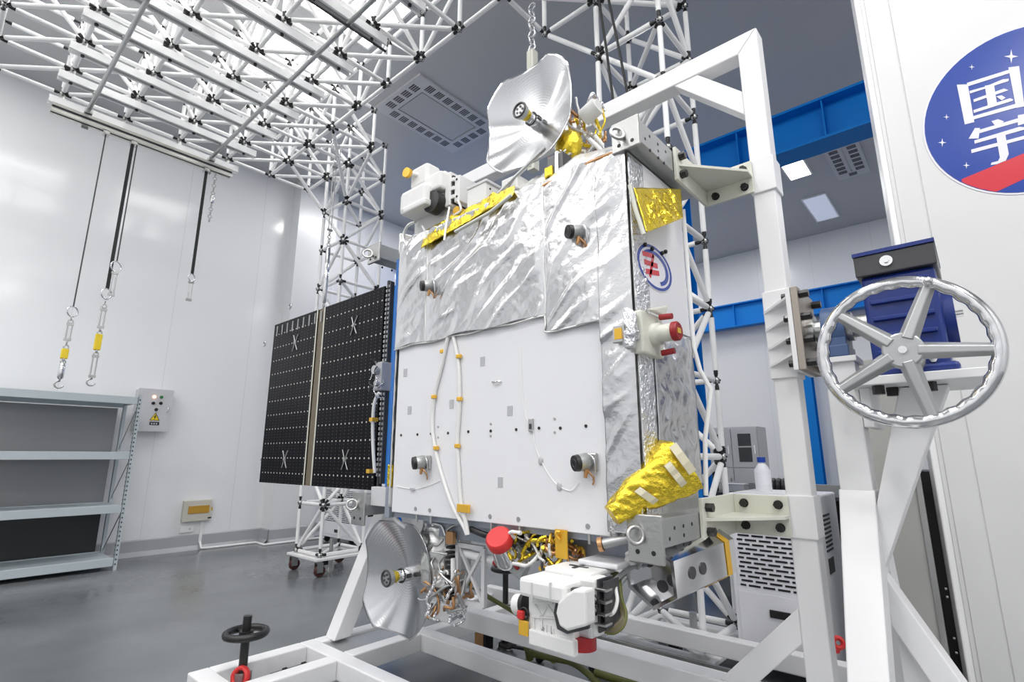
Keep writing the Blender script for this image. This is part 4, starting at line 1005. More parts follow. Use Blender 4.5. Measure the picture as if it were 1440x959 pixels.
obj('drum_band', MB().cyl(LP_(737, 850, -.03), LP_(742, 850, -.03), .036, n=22), 'black', lt)
pbox('rear_block', (803, 812), (838, 893), bY+.04, .08, 'whitebox', lt, .010)
pbox('rear_column', (808, 880), (832, 898), bY+.03, .07, 'lightgray', lt, .012)
c = LP_(820, 903, -.05); obj('red_foot', MB().cyl(c+V((0, 0, -.018)), c+V((0, 0, .02)), .042, n=24), 'darkred', lt)
pbox('rear_frame', (840, 815), (843, 890), bY+.045, .09, 'bench', lt, .002)
pbox('rear_plate', (849, 818), (851, 886), bY+.05, .09, 'bench', lt, .002)
for py in (828, 845, 862, 877):
    pbox('frame_rib', (836, py), (852, py+4), bY+.035, .04, 'steel', lt, .002)
for py in (843, 858):
    c = LP_(836, py, -.03); obj('latch', MB().torus(c, (0, 1, 0), .012, .004, 16, 6), 'black', lt)
pbox('top_plate', (765, 802), (830, 811), bY+.06, .16, 'whitebox', lt, .008)
pbox('pale_plate', (812, 790), (868, 798), bY+.16, .18, 'radiator', lt, .006)
c = ony(808, 800, bY+.10); zc_ = lt.location.z
q0 = ony(765, 802, bY+.06).z
obj('black_cross', MB().bb(c.x-.045, c.x+.03, bY+.13, bY+.142, c.z+.0, c.z+.004).bb(c.x-.012, c.x+.0, bY+.10, bY+.175, c.z+.0, c.z+.0042), 'bench', lt)
for a_, b_ in (((752, 850), (762, 866)), ((762, 866), (770, 850)), ((770, 850), (780, 866)), ((748, 867), (784, 869)), ((748, 848), (778, 848))):
    obj('stiffening_rib', MB().beam(LP_(*a_, .002), LP_(*b_, .002), .005, .006, (0, 1, 0)), 'whitebox', lt)
for px, y0_, y1_ in ((751, 870, 888), (762, 868, 884), (768, 878, 894), (774, 880, 892), (778, 884, 896)):
    obj('stiffening_rib', MB().beam(LP_(px, y0_, .002), LP_(px+.5, y1_, .002), .004, .006, (0, 1, 0)), 'whitebox', lt)
    c = LP_(px+.5, y1_, .004); obj('screw', MB().cyl(c, c+V((0, .006, 0)), .006, n=8), 'gray_alu', lt)
c0_ = LP_(737, 878, .01); obj('pull_tag', MB().bb(c0_.x-.022, c0_.x+.018, c0_.y-.004, c0_.y+.004, c0_.z-.034, c0_.z+.012), 'kapton', lt, bev=.002)
c0_ = LP_(733, 865, .01); obj('tag_clip', MB().bb(c0_.x-.014, c0_.x+.012, c0_.y-.008, c0_.y+.008, c0_.z-.012, c0_.z+.014), 'red', lt, bev=.004)
obj('black_loop', MB().torus(LP_(737, 863, .005), (0, 1, 0), .018, .004, 20, 6), 'black', lt)
rnd = random.Random(2)
for k in range(5):
    d_ = k*2.2
    obj('cable', MB().path([ony(846, 886-d_, 1.55), ony(862, 890-d_, 1.56), ony(876-d_*.3, 880-d_, 1.58), ony(880-d_*.6, 862, 1.60), ony(874-d_*.8, 842, 1.62), ony(872-d_, 822, 1.64), ony(868-d_*.8, 806, 1.68)], .0065, 8, sub=5), 'brown' if k % 3 else 'olive', lt)
obj('white_cable', MB().path([ony(848, 866, 1.53), ony(862, 862, 1.54), ony(868, 845, 1.56), ony(866, 828, 1.58), ony(866, 815, 1.62)], .006, 8, sub=5), 'whitebox', lt)
obj('cable', MB().path([ony(846, 832, 1.56), ony(858, 822, 1.58), ony(876, 806, 1.66), ony(892, 796, 1.72)], .008, 8, sub=4), 'gray_alu', lt)
# silver lens barrel leaning outwards under the right corner
a, b = ony(914, 808, 1.70), ony(1000, 775, 2.08)
ax = (b-a).normalized(); sd = V((0, 0, 1)).cross(ax).normalized(); upv = ax.cross(sd)
def hexa(p, r): return [p+(sd*math.cos(t)+upv*math.sin(t))*r for t in [math.pi/6+k*math.pi/3 for k in range(6)]]
h0, h1 = hexa(a, .112), hexa(b, .112)
mb = MB(); mb.add(h0+h1, [(k, (k+1) % 6, 6+(k+1) % 6, 6+k) for k in range(6)])
i0 = hexa(a, .098); mb.add(h0+i0, [(k, (k+1) % 6, 6+(k+1) % 6, 6+k) for k in range(6)])
i1 = hexa(a+ax*.06, .095); mb.add(i0+i1, [(k, (k+1) % 6, 6+(k+1) % 6, 6+k) for k in range(6)]); mb.add(i1, [tuple(range(6))])
mb.add(h1, [tuple(range(6))])
lb = obj('hex_barrel', mb, 'chrome', sat, fixn=True)
for k in (0, 1, 3, 4):
    q = MB(); t = k*math.pi/3+.5; p = a+ax*.059+(sd*math.cos(t)+upv*math.sin(t))*.05; q.cyl(p, p-ax*.003, .020, n=14); obj('barrel_hole', q, 'bench', lb)
nrm_ = (h0[0]+h0[5]-a*2).normalized(); nrm_ = nrm_ if nrm_.y < 0 else -nrm_
for s in (.25, .42):
    for nn in ((h0[3]+h0[2]-a*2).normalized(), (h0[0]+h0[5]-a*2).normalized()):
        p = a.lerp(b, s)+nn*.097; obj('side_slot', MB().cyl(p, p+nn*.003, .020, n=16), 'bench', lb)
for s, w in ((.86, .03),):
    p = a.lerp(b, s); g0_ = hexa(p-ax*w/2, .1145); g1_ = hexa(p+ax*w/2, .1145)
    obj('amber_tape', MB().add(g0_+g1_, [(k, (k+1) % 6, 6+(k+1) % 6, 6+k) for k in range(6)]), 'kapton', lb, solid=.002)
obj('barrel_arm', MB().path([a+V((-.02, -.02, .05)), ony(895, 797, 1.76), ony(878, 812, 1.72), ony(868, 826, 1.70)], .012, 8, sub=4), 'gray_alu', lb)
obj('barrel_strut', MB().cyl(b+V((0, .02, .05)), ony(965, 735, 2.0), .018), 'tube', sat)
obj('white_ball', MB().sphere(ony(887, 788, 1.72), .022, 12, 8), 'whitebox', sat)
# ---------------- solar wing on the left
WY = 1.80
WR = ony(533.5, 545, WY).x
wing = obj('wing_hinge', MB().bb(WR+.006, WR+.024, WY+.01, WY+.035, 1.18, 2.42).bb(WR+.030, WR+.046, WY+.012, WY+.04, 1.20, 2.41), 'bench', sat, bev=.002)
pz0, pz1 = 1.162, 2.385
xs = [ony(366, 600, WY).x, ony(441, 600, WY).x, ony(447, 600, WY).x, ony(547, 600, WY).x]
xs = [-4.135, ony(437.5, 560, WY).x, ony(446.5, 560, WY).x, ony(533.5, 545, WY).x]
for (x0, x1) in ((xs[0], xs[1]), (xs[2], xs[3])):
    p = obj('solar_panel', MB().bb(x0, x1, WY, WY+.022, pz0, pz1), 'solar', wing, origin=(x0+.018, WY, pz0+.02))
    for i in range(2):
        q = MB(); zc = (pz0+.17 if i == 0 else pz1-.20); xc = x0+(x1-x0)*.56
        for dx in (-.035, .035):
            q.path([(xc+dx, WY-.004, zc+.06), (xc+dx*.2, WY-.006, zc), (xc+dx, WY-.004, zc-.06)], .0036, 6, sub=3)
        q.cyl((xc, WY-.001, zc), (xc, WY-.012, zc), .012, n=10)
        obj('hold_down', q, 'gray_alu', p)
obj('center_hinge_strip', MB().bb(xs[1]+.004, xs[2]-.004, WY+.006, WY+.02, pz0, pz1), 'brown', wing)
q = MB()
for x in (xs[1]-.006, xs[2]+.006): q.bb(x-.006, x+.006, WY-.003, WY+.001, pz0, pz1)
obj('strip_edge', q, 'cream', wing)
obj('wing_edge', MB().bb(WR-.02, WR+.005, WY+.024, WY+.05, pz0+.01, pz1+.01), 'shelfback', wing)
q = MB(); rnd = random.Random(4)
for i in range(40):
    z = 1.24+i*.029
    q.bb(WR+.008, WR+.022, WY+.004, WY+.012, z, z+.017); q.bb(WR+.032, WR+.044, WY+.006, WY+.014, z, z+.015)
obj('hinge_clips', q, 'gray_alu', wing)
q = MB()
for i in range(9):
    x = xs[0]+.05+i*.085; q.bb(x, x+.012, WY-.004, WY+.001, pz1-.10, pz1-.02)
obj('edge_tabs', q, 'gray_alu', wing)
for (px, py) in ((371, 483), (367, 648), (407, 430)):
    c = ony(px, py, WY); obj('edge_ring', MB().torus((c.x-.01, WY+.01, c.z), (0, 1, 0), .018, .005, 16, 6), 'steel', wing)
obj('blue_edge_film', MB().bb(SX0-.062, SX0-.034, YF+.012, YF+.36, 1.16, 2.44), 'bluefilm', sat)
obj('edge_foil', foil_sheet(lambda u, v: V((SX0-.012, YF+.0+.05*u, 1.10+1.36*v)), 4, 60, .012, 20, 17, (-1, 0, 0)), 'foil_soft', sat, solid=.002)
dr = obj('drive_unit', MB().bb(WR-.01, WR+.055, WY-.03, WY+.08, 1.73, 1.90).cyl((WR+.02, WY-.03, 1.85), (WR+.02, WY-.06, 1.85), .026).cyl((WR+.03, WY-.03, 1.77), (WR+.03, WY-.05, 1.77), .018), 'tag', sat, bev=.006)
bundle('wiring', 5, (WR+.025, WY-.04, 1.80), (.03, .02, .10), .004, ('foil_fine', 'bench'), sat, 22)
obj('sleeved_cable', MB().path([(WR+.075, WY-.05, 1.71), (WR+.035, WY-.05, 1.66), (WR+.012, WY-.04, 1.56), (WR+.012, WY-.03, 1.42), (WR+.03, WY-.02, 1.26)], .010, 8, sub=5), 'whitebox', sat)
for z in (1.56, 1.27): obj('cable_tie', MB().bb(WR-.004, WR+.028, WY-.055, WY-.015, z-.011, z+.011), 'kapton', sat)
c = ony(563, 670, 1.70); obj('gold_tab', MB().bb(SX0-.05, SX0-.01, 1.66, 1.69, c.z-.05, c.z+.06), 'gold', sat, bev=.004)
obj('side_rail', MB().bb(SX0-.05, SX0-.012, 1.655, 1.69, 1.05, 1.20), 'bluegray', sat, bev=.003)
obj('white_pipe', MB().path([(SX0-.03, 1.70, 1.06), (SX0-.028, 1.72, 1.03), (SX0+.005, 1.75, 1.0)], .012, 8, sub=3), 'tube', sat)
# ================================================================== left side furniture
rk = thing('steel_rack', 'pale blue gray slotted steel shelving rack of four levels along the left wall', 'shelving rack', (-8.45, .4, 0))
RX0, RX1, RY0, RY1 = -8.86, -8.13, -1.6, 1.925
for x in (RX0, RX1-.045):
    for y in (RY0, RY1-.04):
        mb = MB().bb(x, x+.045, y, y+.004, 0, 2.14).bb(x, x+.003, y, y+.04, 0, 2.14).bb(x+.042, x+.045, y, y+.04, 0, 2.14)
        p = obj('post', mb, 'rack', rk)
        q = MB()
        if x > -8.5 and y > 0:
            for i in range(38):
                for dx in (.013, .031):
                    q.bb(x+dx-.005, x+dx+.005, y-.0012, y, .06+i*.054, .06+i*.054+.022)
            obj('slot_holes', q, 'bench', p)
            q = MB()
            for i in range(38): q.bb(x+.0451, x+.0458, y+.012, y+.026, .06+i*.054, .06+i*.054+.022)
            obj('slot_holes', q, 'bench', p)
for zt in (2.105, 1.41, .765, .145):
    for x in (RX1-.04, RX0+.005):
        obj('shelf_beam', MB().bb(x, x+.035, RY0+.04, RY1-.04, zt-.095, zt), 'rack', rk, bev=.004)
    obj('shelf_deck', MB().bb(RX0+.045, RX1-.045, RY0+.04, RY1-.045, zt-.03, zt-.012), 'rack', rk)
    obj('end_rail', MB().bb(RX0+.045, RX1-.045, RY1-.035, RY1-.008, zt-.07, zt-.03), 'rack', rk)
obj('back_panel', MB().bb(RX0-.012, RX0-.004, RY0, RY1-.09, .76, 2.0), 'shelfback', rk)
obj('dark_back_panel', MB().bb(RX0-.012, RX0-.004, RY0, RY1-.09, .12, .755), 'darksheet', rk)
for z0, z1 in ((.15, .70), (.80, 1.33), (1.45, 2.0)):
    obj('end_brace', MB().beam((RX0+.03, RY1-.02, z0), (RX1-.05, RY1-.02, z1), .004, .022, (1, 0, 0)), 'steel', rk)
# wall boxes
def onwall(px, py, d=0): return onx(px, py, XL+d)
eb_ = thing('control_box', 'light gray electrical control box with lamps and a yellow warning triangle on the left wall', 'electrical box', (XL, 2.31, 2.04))
D = .20
p0, p1 = onx(194, 605, XL+D), onx(247, 549, XL+D)
y0, y1, z0, z1 = p0.y-.06, p1.y-.015, p0.z-.015, p1.z
obj('housing', MB().bb(XL+.002, XL+D-.02, y0+.01, y1-.01, z0+.01, z1-.01), 'lightgray', eb_, bev=.004)
dd = obj('door', MB().bb(XL+D-.02, XL+D, y0, y1, z0, z1), 'lightgray', eb_, bev=.006)
def onb(px, py): return onx(px, py, XL+D)
for px, py, m, nm in ((217, 558, 'lampred', 'indicator_lamp'), (227, 558.5, 'green', 'indicator_lamp'), (215.5, 567, 'black', 'switch'), (226, 567, 'black', 'switch'), (219.5, 576, 'black', 'switch')):
    c = onb(px, py); obj(nm, MB().cyl(c, c+V((.012, 0, 0)), .022, n=16).cyl(c+V((.012, 0, 0)), c+V((.022, 0, 0)), .015, n=12), m, dd)
c = onb(218, 586)
w = .065
wt = obj('warning_triangle', MB().prism([c+V((.001, -w, -.055)), c+V((.001, w, -.055)), c+V((.001, 0, .060))], (.0015, 0, 0)), 'yellow', dd)
obj('lightning_mark', MB().prism([c+V((.003, .004, .030)), c+V((.003, -.018, -.010)), c+V((.003, -.003, -.008)), c+V((.003, -.010, -.042)), c+V((.003, .018, .002)), c+V((.003, .003, .002)), c+V((.003, .014, .030))], (.001, 0, 0)), 'black', wt)
q = MB()
for a_, b_ in (((-w, -.055), (w, -.055)), ((w, -.055), (0, .06)), ((0, .06), (-w, -.055))): q.beam(c+V((.003, a_[0]*.9, a_[1]*.9)), c+V((.003, b_[0]*.9, b_[1]*.9)), .001, .007, (0, 0, 1) if a_[1] != b_[1] else (0, 0, 1))
obj('triangle_border', q, 'black', wt)
c = onb(217, 595.5); obj('black_label', MB().bb(c.x, c.x+.001, c.y-.06, c.y+.06, c.z-.024, c.z+.024), 'black', dd)
q = MB()
for k in range(3): q.bb(c.x+.001, c.x+.0016, c.y-.042+k*.03, c.y-.024+k*.03, c.z-.012, c.z+.008)
obj('label_marks', q, 'lightgray', dd)
c = onb(236, 576); obj('door_handle', MB().path([c+V((.004, 0, .05)), c+V((.022, 0, .04)), c+V((.022, 0, -.03)), c+V((.004, -.015, -.045))], .006, 8), 'chrome', dd)
br = thing('breaker_box', 'beige breaker box with amber window low on the left wall', 'electrical box', (XL, 3.04, .62))
p0, p1 = onx(256, 733, XL+.08), onx(299, 702, XL+.08)
obj('housing', MB().bb(XL+.002, XL+.08, p0.y, p1.y, p0.z-.02, p1.z), 'beige', br, bev=.012)
a, b = onx(264, 723, XL+.08), onx(297, 710, XL+.08)
w_ = obj('window', MB().bb(XL+.078, XL+.088, a.y, b.y-.02, a.z, b.z), 'amber', br, bev=.003)
q = MB()
for k in range(7): q.bb(XL+.088, XL+.0885, a.y+.04+k*.045, a.y+.06+k*.045, a.z+.03, b.z-.03)
obj('breaker_switch', q, 'kapton', w_)
c = onx(295, 728, XL+.08); obj('badge', MB().bb(XL+.08, XL+.082, c.y-.03, c.y+.02, c.z-.008, c.z+.012), 'black', br)
so = thing('wall_socket', 'white double wall socket just below the beige breaker box', 'socket', (XL, 2.85, .36))
p0, p1 = onx(252, 750, XL+.03), onx(273, 739, XL+.03)
obj('plate', MB().bb(XL+.002, XL+.03, p0.y, p1.y, p0.z, p1.z), 'tube', so, bev=.006)
q = MB(); c = (p0+p1)/2
for s in (.0, .045):
    for d_ in (-.008, .008): q.bb(XL+.0295, XL+.031, c.y+.04+s*.0+d_-.002, c.y+.04+d_+.002, c.z-.012+s*.3, c.z+.004+s*.3)
obj('socket_holes', q, 'black', so)
cn = thing('floor_conduit', 'white cable conduit running down from the breaker box and along the floor edge', 'conduit', (XL+.1, 3.1, 0))
yc = onx(284, 735, XL+.02).y
obj('drop_pipe', MB().bb(XL+.002, XL+.03, yc-.02, yc+.02, .10, p1.z+.10), 'tube', cn)
q = MB().path([(XL+.03, yc, .10), (XL+.10, yc, .02), (XL+.12, yc+.1, .016), (XL+.13, YC-.12, .016), (XL+.46, YC-.14, .016), (XL+.47, YC+.6, .016), (XL+.47, YC+2.2, .016)], .018, 8)
obj('floor_pipe', q, 'tube', cn)
# portable cooler behind the left tower
def cooler(x0, x1, y0, y1, zt, label, side=False):
    t = thing('air_cooler', label, 'air conditioner', ((x0+x1)/2, (y0+y1)/2, 0), 'portable air coolers')
    obj('cabinet', MB().bb(x0, x1, y0, y1, .09, zt), 'lav', t, bev=.012)
    obj('front_panel', MB().bb(x0+.03, x1-.03, y0-.008, y0, .14, zt-.60), 'lav', t, bev=.004)
    gtop = zt-.09; rows = 18; pitch = .0275; cols = 5; q = MB(); gw = (x1-x0)-.10
    for i in range(rows):
        off = (i % 2)*.5
        for k in range(cols+1):
            xa = x0+.05+gw*(k-off)/cols+.008; xb = x0+.05+gw*(k+1-off)/cols-.008
            xa = max(xa, x0+.05); xb = min(xb, x1-.05)
            if xb-xa > .015: q.bb(xa, xb, y0-.010, y0+.002, gtop-i*pitch-.012, gtop-i*pitch)
    obj('front_grille', MB().bb(x0+.035, x1-.035, y0-.007, y0, zt-.60, zt-.06), 'lav', t); obj('grille_slots', q, 'black', t)
    xm = x0+(x1-x0)*.40; obj('front_handle', MB().bb(xm, xm+.12, y0-.018, y0-.006, zt-.73, zt-.685), 'black', t, bev=.004)
    q = MB()
    for i in range(9): q.bb(x1-.002, x1+.003, y0+.16, y0+.34, zt-.12-i*.026-.012, zt-.12-i*.026)
    obj('side_slots', q, 'black', t)
    obj('side_handle', MB().bb(x1-.002, x1+.004, y0+.17, y0+.31, zt-.47, zt-.38), 'black', t, bev=.002)
    for x in (x0+.07, x1-.07):
        for y in (y0+.07, y1-.07):
            obj('wheel', MB().cyl((x-.018, y, .045), (x+.018, y, .045), .045, n=16).bb(x-.03, x+.03, y-.03, y+.03, .06, .092), 'black', t)
    return t
x0 = ony(1026, 760, 3.70).x; x1 = ony(1152, 760, 3.70).x
ac_t = ony(1090, 696, 3.70).z
cooler(x0, x1, 3.70, 4.30, ac_t, 'white portable air cooler with slotted grille behind the right frame post')
p = onz(470, 765, 0)
cooler(p.x-.42, p.x+.62, p.y, p.y+.6, ony(500, 683, p.y).z, 'pale portable air cooler partly hidden behind the left truss tower')
# bottle on the cooler, papers
bz = ac_t+.012
bp = ony(1075, 692, 3.95)
tag(obj('paper_sheet', MB().bb(x0+.03, bp.x+.22, 3.78, 4.2, ac_t+.001, ac_t+.004), 'tube'), 'white paper sheets lying on top of the portable cooler by the frame post', 'paper')
def bottle(x, y, z, h, r, body, cap, label):
    t = thing('reagent_bottle', label, 'bottle', (x, y, z), 'reagent bottles')
    obj('bottle_body', MB().rings([((x, y, z), r*.95, (0, 0, 1)), ((x, y, z+.01), r, (0, 0, 1)), ((x, y, z+h*.62), r, (0, 0, 1)), ((x, y, z+h*.76), r*.62, (0, 0, 1)), ((x, y, z+h*.82), r*.42, (0, 0, 1)), ((x, y, z+h*.86), r*.42, (0, 0, 1))], 24), body, t)
    obj('cap', MB().cyl((x, y, z+h*.85), (x, y, z+h), r*.52, n=20), cap, t)
    if body == 'bottle': obj('bottle_label', MB().rings([((x, y, z+h*.2), r*1.01, (0, 0, 1)), ((x, y, z+h*.48), r*1.01, (0, 0, 1))], 24, False), 'lav', t)
bottle(bp.x, 3.95, ac_t+.0045, ony(1075, 643, 3.95).z-ac_t-.004, .052, 'bottle', 'capblue', 'white plastic bottle with blue cap standing on the portable cooler')
# lab bench along the back and what stands on it
BY0, BY1, BT = 6.75, 7.45, .92
BXL, BXR = -3.6, .3
bn = thing('lab_bench', 'long dark topped lab bench far behind the test stand', 'bench', ((BXL+BXR)/2, 7.1, 0))
obj('bench_top', MB().bb(BXL, BXR, BY0, BY1, BT-.04, BT), 'bench', bn, bev=.004)
obj('under_shelf', MB().bb(BXL+.05, BXR-.05, BY0+.1, BY1-.05, .25, .28), 'bench', bn)
obj('back_board', MB().bb(BXL+.05, BXR-.05, BY1-.06, BY1-.04, .1, BT-.04), 'black', bn)
obj('rear_ledge', MB().bb(BXL, BXR, BY1-.14, BY1, BT, BT+.10), 'gray_alu', bn)
for x in (BXL+.08, (BXL+BXR)/2, BXR-.08):
    for y in (BY0+.06, BY1-.06): obj('leg', MB().bb(x-.03, x+.03, y-.03, y+.03, 0, BT-.04), 'gray_alu', bn)
p = ony(1003, 668, 6.95); bottle(p.x, 6.95, BT+.001, .24, .055, 'black', 'black', 'small black bottle on the far dark bench beside the truss tower')
p = ony(1095, 672, 7.0)
r_ = thing('cable_coil', 'dark ribbed roll lying on the far bench right of the white bottle', 'roll', (p.x, 7.0, BT))
q = MB()
for i in range(5): q.torus((p.x-.12+.06*i, 7.0, BT+.092), (1, 0, 0), .060, .031, 20, 8)
obj('coil', q, 'bench', r_)
p = ony(1040, 672, 7.05)
bx = thing('parts_box', 'small pale box on the far bench between the two bottles', 'box', (p.x, 7.05, BT))
obj('box', MB().bb(p.x-.16, p.x+.08, 6.95, 7.12, BT+.001, BT+.085), 'lightgray', bx, bev=.006); obj('lid', MB().bb(p.x-.165, p.x+.085, 6.945, 7.125, BT+.086, BT+.10), 'tube', bx)
# glass fronted cabinet
CY = 8.6
cx0, cx1 = ony(962, 630, CY).x, ony(1067, 630, CY).x
cz1 = ony(1040, 600, CY).z
cb_ = thing('glass_cabinet', 'gray storage cabinet with glazed upper doors against the back of the room', 'cabinet', ((cx0+cx1)/2, CY+.2, 0))
obj('carcass', MB().bb(cx0, cx1, CY, CY+.45, 0, cz1), 'lightgray', cb_, bev=.006)
n = 3; dw = (cx1-cx0)/n
for k in range(n):
    a, b = cx0+dw*k+.008, cx0+dw*(k+1)-.008; zd = cz1-.62
    d_ = obj('door', MB().bb(a, a+.09, CY-.02, CY, zd, cz1-.03).bb(b-.09, b, CY-.02, CY, zd, cz1-.03).bb(a+.09, b-.09, CY-.02, CY, zd, zd+.08).bb(a+.09, b-.09, CY-.02, CY, cz1-.11, cz1-.03), 'lightgray', cb_)
    obj('pane', MB().bb(a+.09, b-.09, CY-.014, CY-.004, zd+.08, cz1-.11), 'glass', d_)
    obj('shelf_line', MB().bb(a+.09, b-.09, CY-.018, CY-.014, (zd+cz1)/2-.01, (zd+cz1)/2+.01), 'gray_alu', d_)
    obj('door_handle', MB().bb(b-.05, b-.03, CY-.035, CY-.02, zd+.2, zd+.33), 'chrome', d_)
    d2 = obj('door', MB().bb(a, b, CY-.02, CY, .08, zd-.02), 'lightgray', cb_, bev=.004)
    obj('door_handle', MB().bb(b-.05, b-.03, CY-.035, CY-.02, zd-.3, zd-.16), 'chrome', d2)
# instrument trolley seen under the satellite: dark equipment behind the right tower
tr = thing('dark_trolley', 'dark equipment trolley in shadow under the far bench behind the right tower', 'trolley', (-2.1, 5.4, 0))
obj('tray', MB().bb(-2.5, -1.75, 5.1, 5.7, .80, .83).bb(-2.5, -1.75, 5.1, 5.7, .28, .31), 'bench', tr, bev=.004)
for x in (-2.46, -1.79):
    for y in (5.14, 5.66): obj('leg', MB().bb(x-.02, x+.02, y-.02, y+.02, .06, .80).cyl((x-.012, y, .03), (x+.012, y, .03), .03), 'gray_alu', tr)
obj('instrument', MB().bb(-2.4, -1.9, 5.2, 5.6, .31, .70), 'black', tr, bev=.01)
# ================================================================== right hand partition with the round sign
PO = V((-.2145, 3.62, 0)); PK = 3.62/3.2; PA = math.radians(12)
PE = V((math.cos(PA), math.sin(PA), 0)); PN = V((math.sin(PA), -math.cos(PA), 0))
def SP(s, z, d=0.): return PO+PE*s+PN*d+V((0, 0, z))
def onP(px, py, d=0.):
    r = ray(px, py); t = (PO+PN*d-CAM).dot(PN)/r.dot(PN); return CAM+r*t
def slab(mb, s0, s1, z0, z1, d0, d1):
    return mb.add([SP(s0, z0, d0), SP(s1, z0, d0), SP(s1, z0, d1), SP(s0, z0, d1), SP(s0, z1, d0), SP(s1, z1, d0), SP(s1, z1, d1), SP(s0, z1, d1)],
                  [(3, 2, 1, 0), (4, 5, 6, 7), (0, 1, 5, 4), (1, 2, 6, 5), (2, 3, 7, 6), (3, 0, 4, 7)])
mb = MB(); slab(mb, .050, .168, 0, 5.0, -.12, 0); slab(mb, .173, 3.2, 0, 5.0, -.12, 0); slab(mb, .03, 3.19, .01, 4.99, -.115, -.006)
struct('wall_partition', mb, 'partition', bev=.004)
mb = MB(); slab(mb, 0, .053, 0, 5.0, -.13, -.012)
struct('trim_1', mb, 'tube', bev=.008)
sg = thing('round_sign', 'round blue wall sign with white characters, stars and red band on the partition', 'sign', SP(.674, 3.22))
EC, ER = (.596*PK, 1.35+(3.003-1.35)*PK), (.439*PK, .388*PK); e1 = V((.395, .919)); e2 = V((.919, -.395))
def ell(k, d, n=64):
    out = []
    for i in range(n):
        t = 2*math.pi*i/n; q = e1*(ER[0]*k*math.cos(t))+e2*(ER[1]*k*math.sin(t)); out.append(SP(EC[0]+q.x, EC[1]+q.y, d))
    return out
obj('rim', MB().prism(ell(1.022, .001), PN*.002), 'signwhite', sg)
obj('face', MB().prism(ell(1.0, .0035), PN*.0015), 'signblue', sg)
def inside(s, z, k=.998):
    q = V((s-EC[0], z-EC[1])); return (q.dot(e1)/ER[0])**2+(q.dot(e2)/ER[1])**2 <= k*k
# red band: a straight swath clipped by the disc
a, b = onP(1346, 255), onP(1440, 216); c_, d_ = onP(1408, 267), onP(1440, 252)
def sz(p): q = p-PO; return q.dot(PE), p.z
(s0, z0), (s1, z1) = sz(a), sz(b); (s2, z2), (s3, z3) = sz(c_), sz(d_)
pts_t, pts_b = [], []
N_ = 80
mb = MB(); vs = []; fs = []
lim = []
for i in range(N_+1):
    s = (.18+.84*i/N_)*PK; zt = z0+(z1-z0)*(s-s0)/(s1-s0); zb = z2+(z3-z2)*(s-s2)/(s3-s2)
    zs = [zb+(zt-zb)*k/60 for k in range(61)]; ok = [z for z in zs if inside(s, z)]
    if len(ok) < 2:
        if lim: break
        continue
    lim.append((s, ok[0], ok[-1]))
for s, zb, zt in lim: vs += [SP(s, zb, .0058), SP(s, zt, .0058)]
fs = [(2*i, 2*i+2, 2*i+3, 2*i+1) for i in range(len(lim)-1)]
obj('red_band', MB().add(vs, fs), 'signred', sg)
def sgp(x, y): return onP(1330+x*.1669, 90+y*.1669, .0058)
glyph = {
 'character': [
  [(93, 175), (185, 172), (240, 490), (160, 510)], [(178, 160), (535, 48), (545, 75), (183, 190)], [(527, 30), (617, 18), (662, 358), (592, 372)],
  [(232, 440), (592, 335), (596, 368), (236, 468)], [(200, 228), (330, 192), (480, 130), (530, 125), (528, 145), (203, 250)], [(232, 300), (490, 208), (528, 222), (236, 322)],
  [(328, 185), (405, 170), (432, 345), (355, 362)], [(232, 390), (540, 290), (568, 300), (560, 312), (236, 414)], [(425, 275), (470, 265), (503, 285), (470, 308)]],
 'character.': [
  [(385, 482), (440, 466), (490, 484), (440, 530), (415, 520)], [(192, 630), (245, 540), (288, 540), (276, 628)], [(283, 555), (608, 458), (612, 490), (283, 584)],
  [(607, 432), (668, 422), (672, 500), (607, 520)], [(240, 645), (620, 530), (668, 535), (668, 552), (243, 672)], [(213, 722), (668, 603), (668, 632), (216, 752)],
  [(422, 600), (500, 590), (530, 760), (505, 815), (430, 845), (378, 852), (385, 832), (440, 818), (455, 790)]]}
for nm, polys in glyph.items():
    mb = MB()
    for j, po in enumerate(polys): mb.prism([sgp(*p)+PN*(.0001*j) for p in po], PN*.0012)
    obj(nm.strip('.'), mb, 'signwhite', sg)
for (px, py, r) in ((1422, 79.5, 10), (1366.5, 94.3, 4), (1331, 164.6, 4.2), (1325, 200.5, 6), (1359, 232.6, 5)):
    po = []
    for k in range(16):
        t = math.pi*k/8; rr = r*(1 if k % 4 == 0 else (.34 if k % 2 else .26)); po.append(onP(px+rr*math.cos(t), py-rr*math.sin(t), .0058))
    obj('star', MB().prism(po, PN*.001), 'signwhite', sg)
# tall warm gray cabinet and black rack behind the stand
GY = 3.60
gx0_, gx1_ = ony(1206, 600, GY).x, ony(1293, 690, GY).x
gz = ony(1218, 506, GY).z
gc = thing('tall_cabinet', 'tall warm gray cabinet with steel edge standing behind the handwheel pedestal', 'cabinet', ((gx0_+gx1_)/2, GY+.2, 0))
obj('carcass', MB().bb(gx0_, gx1_-.012, GY, GY+.16, .02, gz), 'graycab', gc, bev=.003)
obj('steel_edge', MB().bb(gx1_-.012, gx1_+.014, GY-.012, GY+.02, .02, 1.27), 'steel', gc, bev=.002)
obj('plinth', MB().bb(gx0_+.01, gx1_-.02, GY+.01, GY+.15, 0, .02), 'black', gc)
rkx = thing('equipment_rack', 'narrow black equipment rack in the gap between warm gray cabinet and white partition', 'rack', (gx1_, 3.8, 0))
obj('housing', MB().bb(gx1_-.10, gx1_+.045, 3.80, 4.3, 0, 1.27), 'black', rkx, bev=.003)
for z in (.35, .42, .62, .66): obj('clip', MB().cyl((gx1_+.025, 3.797, z), (gx1_+.035, 3.797, z), .008), 'chrome', rkx)
